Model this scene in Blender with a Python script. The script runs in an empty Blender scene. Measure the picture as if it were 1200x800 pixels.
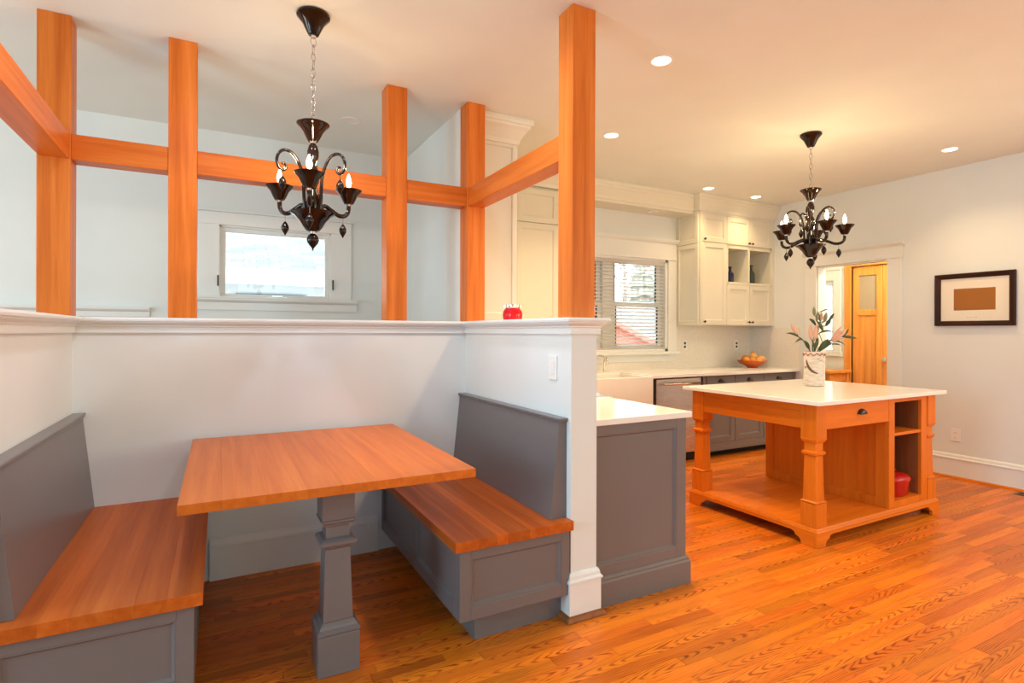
import bpy, bmesh, math, random
from mathutils import Vector, Matrix
R = random.Random(7)
PI = math.pi
scene = bpy.context.scene
C = scene.collection

# ------------------------------------------------------------------ camera
F_PX, YAW, V0, CAM_Z, ROLL = 644.9, 0.4894, 388.63, 1.288, 0.0028
cam_d = bpy.data.cameras.new('camera'); cam = bpy.data.objects.new('camera', cam_d); C.objects.link(cam)
cam_d.sensor_fit = 'HORIZONTAL'; cam_d.sensor_width = 36.0
cam_d.lens = 36.0 * F_PX / 1200.0
cam_d.shift_x = 0.0
cam_d.shift_y = -(400.0 - V0) / 1200.0
cam_d.clip_start = 0.05; cam_d.clip_end = 200
cam.location = (0, 0, CAM_Z)
cam.rotation_euler = (Matrix.Rotation(-YAW, 3, 'Z') @ Matrix.Rotation(PI / 2, 3, 'X') @ Matrix.Rotation(ROLL, 3, 'Z')).to_euler()
scene.camera = cam

# ------------------------------------------------------------------ world, light, exposure
world = bpy.data.worlds.new('overcast_sky'); scene.world = world; world.use_nodes = True
wn = world.node_tree.nodes; wb = wn['Background']
wb.inputs[0].default_value = (0.90, 0.96, 1.0, 1); wb.inputs[1].default_value = 6.9
scene.view_settings.view_transform = 'Standard'; scene.view_settings.look = 'None'
scene.view_settings.exposure = 0.08; scene.view_settings.gamma = 1.0
scene.view_settings.use_curve_mapping = False

def area(name, loc, rot, sx, sy, power, col):
    l = bpy.data.lights.new(name, 'AREA'); l.shape = 'RECTANGLE'; l.size = sx; l.size_y = sy
    l.energy = power; l.color = col
    o = bpy.data.objects.new(name, l); C.objects.link(o); o.location = loc; o.rotation_euler = rot
    return o
XL, YF = -3.3, -3.4          # left wall, wall behind the camera
# area lights in place of daylight at unseen windows; front pair is added fill
def rgb_power(p): return max(p), tuple(c / max(p) for c in p)
for yc, w_, p_ in ((-1.6, 1.4, (13, 28, 40)), (1.0, 1.4, (39, 69, 86)), (3.3, 1.1, (30, 29.4, 27))):
    area('window_daylight_left', (XL + 0.02, yc, 1.65), (0, -PI / 2, 0), 1.3, w_, *rgb_power(p_))
for xc, p_ in ((1.2, (7, 14, 18)), (3.8, (28, 24, 16))):
    area('window_daylight_front', (xc, YF + 0.02, 1.65), (PI / 2, 0, 0), 1.7, 1.3, *rgb_power(p_))  # unseen fill added behind the camera, tints chosen to suit the room
for yc, p_ in ((-2.0, (46, 46, 36)), (0.1, (27, 22, 17))):
    area('window_daylight_right', (5.787 - 0.02, yc, 1.65), (0, PI / 2, 0), 1.3, 1.7, *rgb_power(p_))
WARM = (1.0, 0.67, 0.34)
LAMPS = [(2.122, 2.263), (5.189, 2.255), (4.433, 4.04), (5.161, 4.045), (0.812, 3.936),
         (2.6, 3.3), (3.6, 0.6), (5.189, 0.2), (-0.05, 2.1), (0.85, 2.0)]  # this row: lamps added for warmth and nook fill, no fixtures seen

# ------------------------------------------------------------------ node materials
def srgb(r, g, b):
    f = lambda c: (c / 255 / 12.92) if c / 255 <= 0.04045 else ((c / 255 + 0.055) / 1.055) ** 2.4
    return (f(r), f(g), f(b), 1)
M = {}
def base_mat(name, col, rough=0.5, metal=0.0, coat=0.0, spec=0.5):
    m = bpy.data.materials.new(name); m.use_nodes = True; b = m.node_tree.nodes['Principled BSDF']
    b.inputs['Base Color'].default_value = col if len(col) == 4 else (*col, 1)
    b.inputs['Roughness'].default_value = rough; b.inputs['Metallic'].default_value = metal
    b.inputs['Coat Weight'].default_value = coat; b.inputs['Coat Roughness'].default_value = 0.08
    b.inputs['Specular IOR Level'].default_value = spec
    M[name] = m
    return m, m.node_tree.nodes, m.node_tree.links, b
def nd(nodes, t, **kw):
    n = nodes.new(t)
    for k, v in kw.items(): setattr(n, k, v)
    return n
def ramp(nodes, pts):
    r = nodes.new('ShaderNodeValToRGB'); e = r.color_ramp.elements
    while len(e) > 1: e.remove(e[-1])
    e[0].position = pts[0][0]; e[0].color = pts[0][1]
    for p, c in pts[1:]:
        x = e.new(p); x.color = c
    return r
def paint(name, col, rough=0.5, var=0.03, bump=0.03, bscale=180, spec=0.4):
    """painted surface with slight mottling and a fine roller texture"""
    m, N, L, b = base_mat(name, col, rough, spec=spec)
    tc = nd(N, 'ShaderNodeTexCoord'); no = nd(N, 'ShaderNodeTexNoise'); no.inputs['Scale'].default_value = 3.0
    L.new(tc.outputs['Object'], no.inputs['Vector'])
    c0 = tuple(max(0, c * (1 - var)) for c in col[:3]) + (1,); c1 = tuple(min(1, c * (1 + var)) for c in col[:3]) + (1,)
    r = ramp(N, [(0.3, c0), (0.7, c1)]); L.new(no.outputs['Fac'], r.inputs[0]); L.new(r.outputs[0], b.inputs['Base Color'])
    n2 = nd(N, 'ShaderNodeTexNoise'); n2.inputs['Scale'].default_value = bscale; L.new(tc.outputs['Object'], n2.inputs['Vector'])
    bp = nd(N, 'ShaderNodeBump'); bp.inputs['Strength'].default_value = bump; bp.inputs['Distance'].default_value = 0.002
    L.new(n2.outputs['Fac'], bp.inputs['Height']); L.new(bp.outputs[0], b.inputs['Normal'])
    return m
def wood(name, dark, mid, light, axis=2, rough=0.36, coat=0.0, fine=1.0, tint=0.10):
    """straight-grained fir: streaks along one axis, each piece offset and tinted by its own random number"""
    m, N, L, b = base_mat(name, mid, rough, coat=coat, spec=0.2)
    tc = nd(N, 'ShaderNodeTexCoord'); oi = nd(N, 'ShaderNodeObjectInfo')
    mul = nd(N, 'ShaderNodeMath', operation='MULTIPLY'); mul.inputs[1].default_value = 53.0; L.new(oi.outputs['Random'], mul.inputs[0])
    cb = nd(N, 'ShaderNodeCombineXYZ')
    for i in range(3): L.new(mul.outputs[0], cb.inputs[i])
    ad = nd(N, 'ShaderNodeVectorMath', operation='ADD'); L.new(tc.outputs['Object'], ad.inputs[0]); L.new(cb.outputs[0], ad.inputs[1])
    sc = nd(N, 'ShaderNodeVectorMath', operation='MULTIPLY'); s = [26.0 * fine] * 3; s[axis] = 1.1
    sc.inputs[1].default_value = s; L.new(ad.outputs[0], sc.inputs[0])
    no = nd(N, 'ShaderNodeTexNoise'); no.inputs['Scale'].default_value = 1.0; no.inputs['Detail'].default_value = 5; no.inputs['Roughness'].default_value = 0.55
    no.inputs['Distortion'].default_value = 0.35
    L.new(sc.outputs[0], no.inputs['Vector'])
    r = ramp(N, [(0.28, dark), (0.5, mid), (0.74, light)]); L.new(no.outputs['Fac'], r.inputs[0])
    # fine pores
    s2 = nd(N, 'ShaderNodeVectorMath', operation='MULTIPLY'); q = [240.0 * fine] * 3; q[axis] = 7.0; s2.inputs[1].default_value = q
    L.new(ad.outputs[0], s2.inputs[0]); n2 = nd(N, 'ShaderNodeTexNoise'); n2.inputs['Scale'].default_value = 1.0; n2.inputs['Detail'].default_value = 2
    L.new(s2.outputs[0], n2.inputs['Vector'])
    mx = nd(N, 'ShaderNodeMix', data_type='RGBA', blend_type='MULTIPLY'); mx.inputs['Factor'].default_value = 0.22
    L.new(r.outputs[0], mx.inputs['A']); L.new(n2.outputs['Fac'], mx.inputs['B'])
    hs = nd(N, 'ShaderNodeHueSaturation'); L.new(mx.outputs['Result'], hs.inputs['Color'])
    mr = nd(N, 'ShaderNodeMapRange'); mr.inputs['To Min'].default_value = 1.15 - tint; mr.inputs['To Max'].default_value = 1.15 + tint
    L.new(oi.outputs['Random'], mr.inputs['Value']); L.new(mr.outputs[0], hs.inputs['Value'])
    L.new(hs.outputs[0], b.inputs['Base Color'])
    bp = nd(N, 'ShaderNodeBump'); bp.inputs['Strength'].default_value = 0.05; bp.inputs['Distance'].default_value = 0.001
    L.new(n2.outputs['Fac'], bp.inputs['Height']); L.new(bp.outputs[0], b.inputs['Normal'])
    return m
FD, FM, FL = (0.52, 0.116, 0.013, 1), (0.65, 0.164, 0.022, 1), (0.74, 0.220, 0.040, 1)
wood('fir_x', FD, FM, FL, 0); wood('fir_y', FD, FM, FL, 1); wood('fir_z', FD, FM, FL, 2)
TD, TM, TL = (0.53, 0.116, 0.012, 1), (0.61, 0.148, 0.017, 1), (0.68, 0.190, 0.030, 1)
wood('table_fir', TD, TM, TL, 1, rough=0.33, coat=0.0, tint=0.09)
SD, SM, SL = (0.42, 0.080, 0.008, 1), (0.51, 0.108, 0.012, 1), (0.60, 0.150, 0.022, 1)
wood('bench_fir', SD, SM, SL, 1, rough=0.38, coat=0.0, tint=0.24)
ID, IM, IL = (0.62, 0.150, 0.008, 1), (0.69, 0.176, 0.011, 1), (0.75, 0.205, 0.016, 1)
wood('cherry_x', ID, IM, IL, 0, tint=0.06); wood('cherry_y', ID, IM, IL, 1, tint=0.06); wood('cherry_z', ID, IM, IL, 2, tint=0.06)
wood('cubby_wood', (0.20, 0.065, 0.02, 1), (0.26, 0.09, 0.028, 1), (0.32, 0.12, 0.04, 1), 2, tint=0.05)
wood('door_fir', (0.66, 0.24, 0.045, 1), (0.76, 0.31, 0.065, 1), (0.83, 0.38, 0.10, 1), 2, rough=0.4, tint=0.05)
paint('wall_paint', (0.765, 0.795, 0.775), 0.6, 0.015, 0.05)
paint('ceiling_paint', (0.80, 0.83, 0.785), 0.7, 0.015, 0.04)
paint('trim_white', (0.80, 0.815, 0.79), 0.32, 0.01, 0.01)
paint('grey_paint', (0.165, 0.148, 0.147), 0.30, 0.03, 0.02, 60, spec=0.5)
paint('cream_paint', (0.77, 0.735, 0.60), 0.35, 0.01, 0.01)
paint('quartz', (0.86, 0.85, 0.82), 0.18, 0.02, 0.0, spec=0.5)
paint('porcelain', (0.86, 0.84, 0.80), 0.12, 0.01, 0.0)
paint('plate_white', (0.85, 0.84, 0.80), 0.35, 0.0, 0.0)
paint('dark_bronze', (0.030, 0.020, 0.014), 0.30, 0.2, 0.02)
paint('frame_brown', (0.040, 0.015, 0.008), 0.45, 0.3, 0.02, 30, spec=0.15)
paint('mat_board', (0.84, 0.78, 0.66), 0.8, 0.01, 0.05)
paint('plaque_brown', (0.36, 0.135, 0.022), 0.7, 0.01, 0.0)
paint('pencil', (0.30, 0.24, 0.18), 0.8, 0.1, 0.0)
paint('black_iron', (0.010, 0.010, 0.011), 0.45, 0.3, 0.1, 90)
paint('black_plastic', (0.012, 0.012, 0.013), 0.5, 0.1, 0.0)
paint('red_enamel', (0.50, 0.012, 0.010), 0.12, 0.08, 0.0)
paint('red_glass', (0.62, 0.008, 0.014), 0.06, 0.1, 0.0)
paint('bowl_glaze', (0.55, 0.10, 0.012), 0.15, 0.2, 0.02, 20)
paint('orange_peel', (0.80, 0.30, 0.04), 0.45, 0.12, 0.4, 260)
paint('pale_peel', (0.86, 0.48, 0.17), 0.5, 0.15, 0.3, 200)
paint('leaf_green', (0.075, 0.115, 0.045), 0.42, 0.35, 0.1, 40)
paint('bud_green', (0.30, 0.31, 0.16), 0.5, 0.25, 0.1, 60)
paint('petal_pink', (0.80, 0.46, 0.34), 0.5, 0.15, 0.1, 60)
paint('stitch_red', (0.50, 0.10, 0.03), 0.6, 0.2, 0.0)
paint('blue_glass', (0.012, 0.016, 0.06), 0.08, 0.2, 0.0)
paint('green_glass', (0.030, 0.050, 0.040), 0.08, 0.2, 0.0)
paint('candle_white', (0.85, 0.80, 0.70), 0.5, 0.0, 0.0)
paint('grout', (0.06, 0.022, 0.008), 0.8, 0.1, 0.0)
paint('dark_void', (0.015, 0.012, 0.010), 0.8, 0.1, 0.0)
paint('house_wall', (0.55, 0.56, 0.58), 0.8, 0.05, 0.1, 10)
paint('shed_red', (0.52, 0.16, 0.13), 0.7, 0.05, 0.1, 10)
paint('pine_green', (0.34, 0.37, 0.33), 0.8, 0.3, 0.3, 12)
paint('bark', (0.25, 0.22, 0.20), 0.9, 0.3, 0.3, 20)
paint('bark_brown', (0.17, 0.10, 0.06), 0.8, 0.3, 0.3, 40)
paint('lawn', (0.42, 0.45, 0.38), 0.95, 0.2, 0.2, 5)
base_mat('chrome', (0.80, 0.79, 0.76), 0.12, 1.0)
base_mat('silver_chain', (0.55, 0.50, 0.44), 0.25, 1.0)
base_mat('nickel', (0.78, 0.70, 0.58), 0.16, 1.0)
base_mat('murano_black', (0.012, 0.005, 0.003), 0.09, 0.0, coat=0.0, spec=0.4)
def steel():
    m, N, L, b = base_mat('stainless', (0.66, 0.63, 0.60), 0.26, 1.0)
    tc = nd(N, 'ShaderNodeTexCoord'); sc = nd(N, 'ShaderNodeVectorMath', operation='MULTIPLY'); sc.inputs[1].default_value = (4, 4, 400)
    L.new(tc.outputs['Object'], sc.inputs[0]); n = nd(N, 'ShaderNodeTexNoise'); n.inputs['Scale'].default_value = 1; L.new(sc.outputs[0], n.inputs['Vector'])
    mr = nd(N, 'ShaderNodeMapRange'); mr.inputs['To Min'].default_value = 0.20; mr.inputs['To Max'].default_value = 0.36
    L.new(n.outputs['Fac'], mr.inputs['Value']); L.new(mr.outputs[0], b.inputs['Roughness'])
steel()
def emit(name, col, s):
    m = bpy.data.materials.new(name); m.use_nodes = True; N = m.node_tree.nodes; N.clear()
    e = N.new('ShaderNodeEmission'); e.inputs[0].default_value = (*col, 1); e.inputs[1].default_value = s
    o = N.new('ShaderNodeOutputMaterial'); m.node_tree.links.new(e.outputs[0], o.inputs[0]); M[name] = m
emit('bulb_glow', (1.0, 0.78, 0.45), 30); emit('lamp_lens', (1.0, 0.86, 0.62), 7)
def glass():
    m = bpy.data.materials.new('window_glass'); m.use_nodes = True; N = m.node_tree.nodes; L = m.node_tree.links; N.clear()
    t = N.new('ShaderNodeBsdfTransparent'); t.inputs[0].default_value = (0.96, 0.98, 0.98, 1)
    g = N.new('ShaderNodeBsdfGlossy'); g.inputs['Roughness'].default_value = 0.02
    f = N.new('ShaderNodeFresnel'); f.inputs[0].default_value = 1.45
    x = N.new('ShaderNodeMixShader'); o = N.new('ShaderNodeOutputMaterial')
    L.new(f.outputs[0], x.inputs[0]); L.new(t.outputs[0], x.inputs[1]); L.new(g.outputs[0], x.inputs[2]); L.new(x.outputs[0], o.inputs[0])
    M['window_glass'] = m
glass()
def blind():
    m, N, L, b = base_mat('blind_white', (0.92, 0.90, 0.86), 0.45)
    t = N.new('ShaderNodeBsdfTranslucent'); t.inputs[0].default_value = (0.90, 0.88, 0.84, 1)
    x = N.new('ShaderNodeMixShader'); x.inputs[0].default_value = 0.65; o = N['Material Output']
    L.new(b.outputs[0], x.inputs[1]); L.new(t.outputs[0], x.inputs[2]); L.new(x.outputs[0], o.inputs[0])
blind()
def frosted():
    m, N, L, b = base_mat('frosted_glass', (0.42, 0.33, 0.22), 0.25)
    tc = nd(N, 'ShaderNodeTexCoord'); n = nd(N, 'ShaderNodeTexNoise'); n.inputs['Scale'].default_value = 60
    L.new(tc.outputs['Object'], n.inputs['Vector']); bp = nd(N, 'ShaderNodeBump'); bp.inputs['Strength'].default_value = 0.15
    L.new(n.outputs['Fac'], bp.inputs['Height']); L.new(bp.outputs[0], b.inputs['Normal'])
frosted()
def oak():
    """oak strip: cathedral arcs or straight grain along X, own tint, offset and centre line for every strip (mesh attributes)"""
    m, N, L, b = base_mat('oak_strip', (0.5, 0.16, 0.02), 0.33, spec=0.25)
    def mth(op, a, c=None, d=None):
        n = nd(N, 'ShaderNodeMath', operation=op)
        for k, v in enumerate((a, c, d)):
            if v is None: continue
            if isinstance(v, (int, float)): n.inputs[k].default_value = v
            else: L.new(v, n.inputs[k])
        return n.outputs[0]
    tc = nd(N, 'ShaderNodeTexCoord')
    A = {k: nd(N, 'ShaderNodeAttribute', attribute_name=k).outputs['Fac'] for k in ('tint', 'seed', 'yc')}
    sx = nd(N, 'ShaderNodeSeparateXYZ'); L.new(tc.outputs['Object'], sx.inputs[0])
    off = mth('MULTIPLY', A['seed'], 71.0)
    x = mth('ADD', sx.outputs[0], off)
    yl = mth('ADD', mth('SUBTRACT', sx.outputs[1], A['yc']), mth('MULTIPLY', mth('SUBTRACT', A['tint'], 0.5), 0.05))
    def noise(sx_, sy_, det):
        cb = nd(N, 'ShaderNodeCombineXYZ'); L.new(mth('MULTIPLY', x, sx_), cb.inputs[0]); L.new(mth('MULTIPLY', yl, sy_), cb.inputs[1]); L.new(off, cb.inputs[2])
        n = nd(N, 'ShaderNodeTexNoise'); n.inputs['Scale'].default_value = 1.0; n.inputs['Detail'].default_value = det; L.new(cb.outputs[0], n.inputs['Vector'])
        return n.outputs['Fac']
    wob = noise(3.0, 22.0, 2.0)
    # nested arcs: x against the square of the distance from the centre line
    flip = mth('MULTIPLY_ADD', mth('GREATER_THAN', mth('FRACT', mth('MULTIPLY', A['seed'], 13.7)), 0.5), 2.0, -1.0)
    arc = mth('ADD', mth('MULTIPLY', mth('MULTIPLY', x, flip), 85.0), mth('MULTIPLY', mth('MULTIPLY', yl, yl), 17000.0))
    straight = mth('MULTIPLY', yl, 900.0)
    sel = mth('GREATER_THAN', mth('FRACT', mth('MULTIPLY', A['seed'], 7.31)), 0.45)
    ph = mth('ADD', mth('ADD', mth('MULTIPLY', arc, sel), mth('MULTIPLY', straight, mth('SUBTRACT', 1.0, sel))), mth('MULTIPLY', wob, 22.0))
    line = mth('POWER', mth('MULTIPLY_ADD', mth('SINE', ph), 0.5, 0.5), 3.0)
    mask = nd(N, 'ShaderNodeMapRange'); mask.inputs['From Min'].default_value = 0.38; mask.inputs['From Max'].default_value = 0.62
    L.new(noise(2.2, 30.0, 2.0), mask.inputs['Value'])
    dash = nd(N, 'ShaderNodeMapRange'); dash.inputs['From Min'].default_value = 0.35; dash.inputs['From Max'].default_value = 0.6
    fine = noise(9.0, 260.0, 2.0); L.new(fine, dash.inputs['Value'])
    g = mth('MULTIPLY', line, mth('MULTIPLY', mth('MULTIPLY_ADD', mask.outputs[0], 0.85, 0.15), mth('MULTIPLY_ADD', dash.outputs[0], 0.7, 0.3)))
    r = ramp(N, [(0.0, (0.74, 0.212, 0.013, 1)), (0.2, (0.64, 0.160, 0.010, 1)), (0.5, (0.38, 0.076, 0.006, 1)), (1.0, (0.20, 0.036, 0.003, 1))])
    L.new(g, r.inputs[0])
    br = nd(N, 'ShaderNodeMapRange'); br.inputs['To Min'].default_value = 0.86; br.inputs['To Max'].default_value = 1.08; L.new(noise(1.6, 30.0, 3.0), br.inputs['Value'])
    hs = nd(N, 'ShaderNodeHueSaturation'); L.new(r.outputs[0], hs.inputs['Color'])
    mr = nd(N, 'ShaderNodeMapRange'); mr.inputs['To Min'].default_value = 0.70; mr.inputs['To Max'].default_value = 1.16; L.new(A['tint'], mr.inputs['Value'])
    L.new(mth('MULTIPLY', mr.outputs[0], br.outputs[0]), hs.inputs['Value'])
    mh = nd(N, 'ShaderNodeMapRange'); mh.inputs['To Min'].default_value = 0.493; mh.inputs['To Max'].default_value = 0.502
    L.new(A['seed'], mh.inputs['Value']); L.new(mh.outputs[0], hs.inputs['Hue'])
    L.new(hs.outputs[0], b.inputs['Base Color'])
    bp = nd(N, 'ShaderNodeBump'); bp.inputs['Strength'].default_value = 0.06; bp.inputs['Distance'].default_value = 0.001
    L.new(fine, bp.inputs['Height']); L.new(bp.outputs[0], b.inputs['Normal'])
oak()
def tile():
    m, N, L, b = base_mat('herringbone_tile', (0.82, 0.78, 0.68), 0.22)
    tc = nd(N, 'ShaderNodeTexCoord'); mp = nd(N, 'ShaderNodeMapping'); mp.inputs['Rotation'].default_value = (0, PI / 4, PI / 4)
    L.new(tc.outputs['Object'], mp.inputs['Vector'])
    ch = nd(N, 'ShaderNodeTexBrick'); ch.inputs['Scale'].default_value = 16; ch.inputs['Color1'].default_value = (0.86, 0.82, 0.74, 1)
    ch.inputs['Color2'].default_value = (0.80, 0.76, 0.68, 1); ch.inputs['Mortar'].default_value = (0.70, 0.65, 0.56, 1); ch.inputs['Mortar Size'].default_value = 0.012
    sx = nd(N, 'ShaderNodeSeparateXYZ'); L.new(tc.outputs['Object'], sx.inputs[0])
    s1 = nd(N, 'ShaderNodeMath', operation='ADD'); L.new(sx.outputs[0], s1.inputs[0]); L.new(sx.outputs[1], s1.inputs[1])
    p = nd(N, 'ShaderNodeMath', operation='ADD'); q = nd(N, 'ShaderNodeMath', operation='SUBTRACT')
    L.new(s1.outputs[0], p.inputs[0]); L.new(sx.outputs[2], p.inputs[1]); L.new(s1.outputs[0], q.inputs[0]); L.new(sx.outputs[2], q.inputs[1])
    cb = nd(N, 'ShaderNodeCombineXYZ'); L.new(p.outputs[0], cb.inputs[0]); L.new(q.outputs[0], cb.inputs[1]); L.new(cb.outputs[0], ch.inputs['Vector'])
    L.new(ch.outputs['Color'], b.inputs['Base Color'])
    bp = nd(N, 'ShaderNodeBump'); bp.inputs['Strength'].default_value = 0.25; bp.inputs['Distance'].default_value = 0.003; bp.invert = True
    L.new(ch.outputs['Fac'], bp.inputs['Height']); L.new(bp.outputs[0], b.inputs['Normal'])
tile()
def shingle():
    m, N, L, b = base_mat('shingles', (0.5, 0.5, 0.52), 0.9)
    tc = nd(N, 'ShaderNodeTexCoord'); mp = nd(N, 'ShaderNodeMapping'); L.new(tc.outputs['UV'], mp.inputs['Vector'])
    ch = nd(N, 'ShaderNodeTexBrick'); ch.inputs['Scale'].default_value = 1.0; ch.inputs['Brick Width'].default_value = 0.30; ch.inputs['Row Height'].default_value = 0.085
    ch.inputs['Mortar Size'].default_value = 0.004
    ch.inputs['Color1'].default_value = (0.20, 0.205, 0.208, 1); ch.inputs['Color2'].default_value = (0.125, 0.138, 0.145, 1); ch.inputs['Mortar'].default_value = (0.085, 0.098, 0.105, 1)
    L.new(mp.outputs[0], ch.inputs['Vector']); L.new(ch.outputs['Color'], b.inputs['Base Color'])
shingle()
def birch():
    m, N, L, b = base_mat('birch_bark', (0.8, 0.74, 0.66), 0.6)
    tc = nd(N, 'ShaderNodeTexCoord'); sc = nd(N, 'ShaderNodeVectorMath', operation='MULTIPLY'); sc.inputs[1].default_value = (16, 16, 60)
    L.new(tc.outputs['Object'], sc.inputs[0]); n = nd(N, 'ShaderNodeTexNoise'); n.inputs['Scale'].default_value = 1; n.inputs['Detail'].default_value = 4
    L.new(sc.outputs[0], n.inputs['Vector'])
    r = ramp(N, [(0.30, (0.16, 0.10, 0.07, 1)), (0.36, (0.66, 0.58, 0.49, 1)), (0.6, (0.80, 0.74, 0.66, 1))]); L.new(n.outputs['Fac'], r.inputs[0])
    L.new(r.outputs[0], b.inputs['Base Color'])
    bp = nd(N, 'ShaderNodeBump'); bp.inputs['Strength'].default_value = 0.3; L.new(n.outputs['Fac'], bp.inputs['Height']); L.new(bp.outputs[0], b.inputs['Normal'])
birch()

# ------------------------------------------------------------------ mesh helpers
ORG = {}
def tag(o, label=None, cat=None, group=None, kind=None):
    if label: o['label'] = label
    if cat: o['category'] = cat
    if group: o['group'] = group
    if kind: o['kind'] = kind
    return o
def thing(name, loc, label, cat, group=None):
    o = bpy.data.objects.new(name, None); o.empty_display_size = 0.1; C.objects.link(o); o.location = loc
    ORG[o.name] = Vector(loc)
    return tag(o, label, cat, group)
class MB:
    def __init__(s): s.v = []; s.f = []
    def add(s, vs, fs):
        n = len(s.v); s.v += [tuple(v) for v in vs]; s.f += [tuple(n + i for i in f) for f in fs]; return s
    def box(s, x0, x1, y0, y1, z0, z1):
        if x0 > x1: x0, x1 = x1, x0
        if y0 > y1: y0, y1 = y1, y0
        if z0 > z1: z0, z1 = z1, z0
        return s.add([(x0, y0, z0), (x1, y0, z0), (x1, y1, z0), (x0, y1, z0), (x0, y0, z1), (x1, y0, z1), (x1, y1, z1), (x0, y1, z1)],
                     [(0, 3, 2, 1), (4, 5, 6, 7), (0, 1, 5, 4), (1, 2, 6, 5), (2, 3, 7, 6), (3, 0, 4, 7)])
    def loft(s, rings, cap=True):
        n = len(rings[0]); vs = [p for r in rings for p in r]; fs = []
        for k in range(len(rings) - 1):
            for i in range(n):
                j = (i + 1) % n; fs.append((k * n + i, k * n + j, (k + 1) * n + j, (k + 1) * n + i))
        if cap: fs += [tuple(range(n - 1, -1, -1)), tuple((len(rings) - 1) * n + i for i in range(n))]
        return s.add(vs, fs)
    def sq(s, cx, cy, secs):
        """stacked square sections (z, half width)"""
        return s.loft([[(cx - h, cy - h, z), (cx + h, cy - h, z), (cx + h, cy + h, z), (cx - h, cy + h, z)] for z, h in secs])
    def lathe(s, cx, cy, prof, seg=20, cap=True):
        return s.loft([[(cx + r * math.cos(2 * PI * i / seg), cy + r * math.sin(2 * PI * i / seg), z) for i in range(seg)] for r, z in prof], cap)
    def tube(s, pts, rad, seg=8, cap=True):
        pts = [Vector(p) for p in pts]; n = len(pts); rings = []; up = Vector((0.13, 0.21, 1)).normalized()
        for i, p in enumerate(pts):
            t = (pts[min(i + 1, n - 1)] - pts[max(i - 1, 0)]).normalized()
            a = t.cross(up)
            if a.length < 1e-3: a = t.cross(Vector((1, 0, 0)))
            a.normalize(); b_ = a.cross(t).normalized()
            r = rad[i] if isinstance(rad, (list, tuple)) else rad
            rings.append([p + a * (r * math.cos(2 * PI * k / seg)) + b_ * (r * math.sin(2 * PI * k / seg)) for k in range(seg)])
        return s.loft(rings, cap)
    def prism(s, poly, axis, a0, a1):
        """polygon (two coordinates) extruded along axis 'X' | 'Y' | 'Z'"""
        def P(p, a): return {'X': (a, p[0], p[1]), 'Y': (p[0], a, p[1]), 'Z': (p[0], p[1], a)}[axis]
        return s.loft([[P(p, a0) for p in poly], [P(p, a1) for p in poly]])
    def build(s, name, mat, parent=None, smooth=False, bevel=0.0, seg=2, label=None):
        o0 = ORG.get(parent.name, Vector()) if parent else Vector()
        me = bpy.data.meshes.new(name); me.from_pydata([tuple(Vector(v) - o0) for v in s.v], [], s.f)
        bm = bmesh.new(); bm.from_mesh(me); bmesh.ops.recalc_face_normals(bm, faces=bm.faces); bm.to_mesh(me); bm.free()
        me.materials.append(M[mat])
        if smooth:
            me.polygons.foreach_set('use_smooth', [True] * len(me.polygons))
        o = bpy.data.objects.new(name, me); C.objects.link(o)
        if parent: o.parent = parent
        ORG[o.name] = o0
        if smooth == 'angle':
            try: me.set_sharp_from_angle(angle=math.radians(38))
            except Exception: pass
        if bevel:
            md = o.modifiers.new('bevel', 'BEVEL'); md.width = bevel; md.segments = seg; md.limit_method = 'ANGLE'; md.angle_limit = math.radians(40)
        if label: o['label'] = label
        return o
def struct(mb, name, mat, parent=None, **kw):
    o = mb.build(name, mat, parent, **kw)
    if parent is None: o['kind'] = 'structure'
    return o
def dup(o, parent=None, delta=(0, 0, 0)):
    c = o.copy(); C.objects.link(c)
    c.location = o.location + Vector(delta)
    if parent: c.parent = parent
    ORG[c.name] = (ORG[parent.name] if parent else Vector(o.location) + Vector(delta))
    return c
def smooth_path(pts, n=6):
    P = [Vector(p) for p in pts]; out = []
    for i in range(len(P) - 1):
        p0, p1, p2, p3 = P[max(i - 1, 0)], P[i], P[i + 1], P[min(i + 2, len(P) - 1)]
        for k in range(n):
            t = k / n
            out.append(0.5 * ((2 * p1) + (p2 - p0) * t + (2 * p0 - 5 * p1 + 4 * p2 - p3) * t * t + (3 * p1 - p0 - 3 * p2 + p3) * t ** 3))
    out.append(P[-1]); return out
def offset_poly(poly, d, closed=True):
    """offset a 2-D polyline to its left by d with mitred corners"""
    n = len(poly); out = []
    for i in range(n):
        p = Vector(poly[i])
        a = Vector(poly[i - 1]) if (closed or i > 0) else None
        c = Vector(poly[(i + 1) % n]) if (closed or i < n - 1) else None
        n1 = n2 = None
        if a is not None: t = (p - a).normalized(); n1 = Vector((-t.y, t.x))
        if c is not None: t = (c - p).normalized(); n2 = Vector((-t.y, t.x))
        if n1 is None: out.append(p + n2 * d)
        elif n2 is None: out.append(p + n1 * d)
        else:
            m = (n1 + n2); m = m / (m.dot(n1)); out.append(p + m * d)
    return out
def sweep(mb, poly, prof, closed=True, side=1):
    """moulding: profile of (offset, z) swept along a plan polyline"""
    rings = [offset_poly(poly, side * o, closed) for o, z in prof]; n = len(poly); m = len(prof)
    vs = [(q.x, q.y, prof[k][1]) for k in range(m) for q in rings[k]]; fs = []
    for k in range(m - 1):
        for i in range(n if closed else n - 1):
            j = (i + 1) % n; fs.append((k * n + i, k * n + j, (k + 1) * n + j, (k + 1) * n + i))
    if not closed:
        fs += [tuple(k * n for k in range(m)), tuple(k * n + n - 1 for k in range(m))]
    return mb.add(vs, fs)
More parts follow.
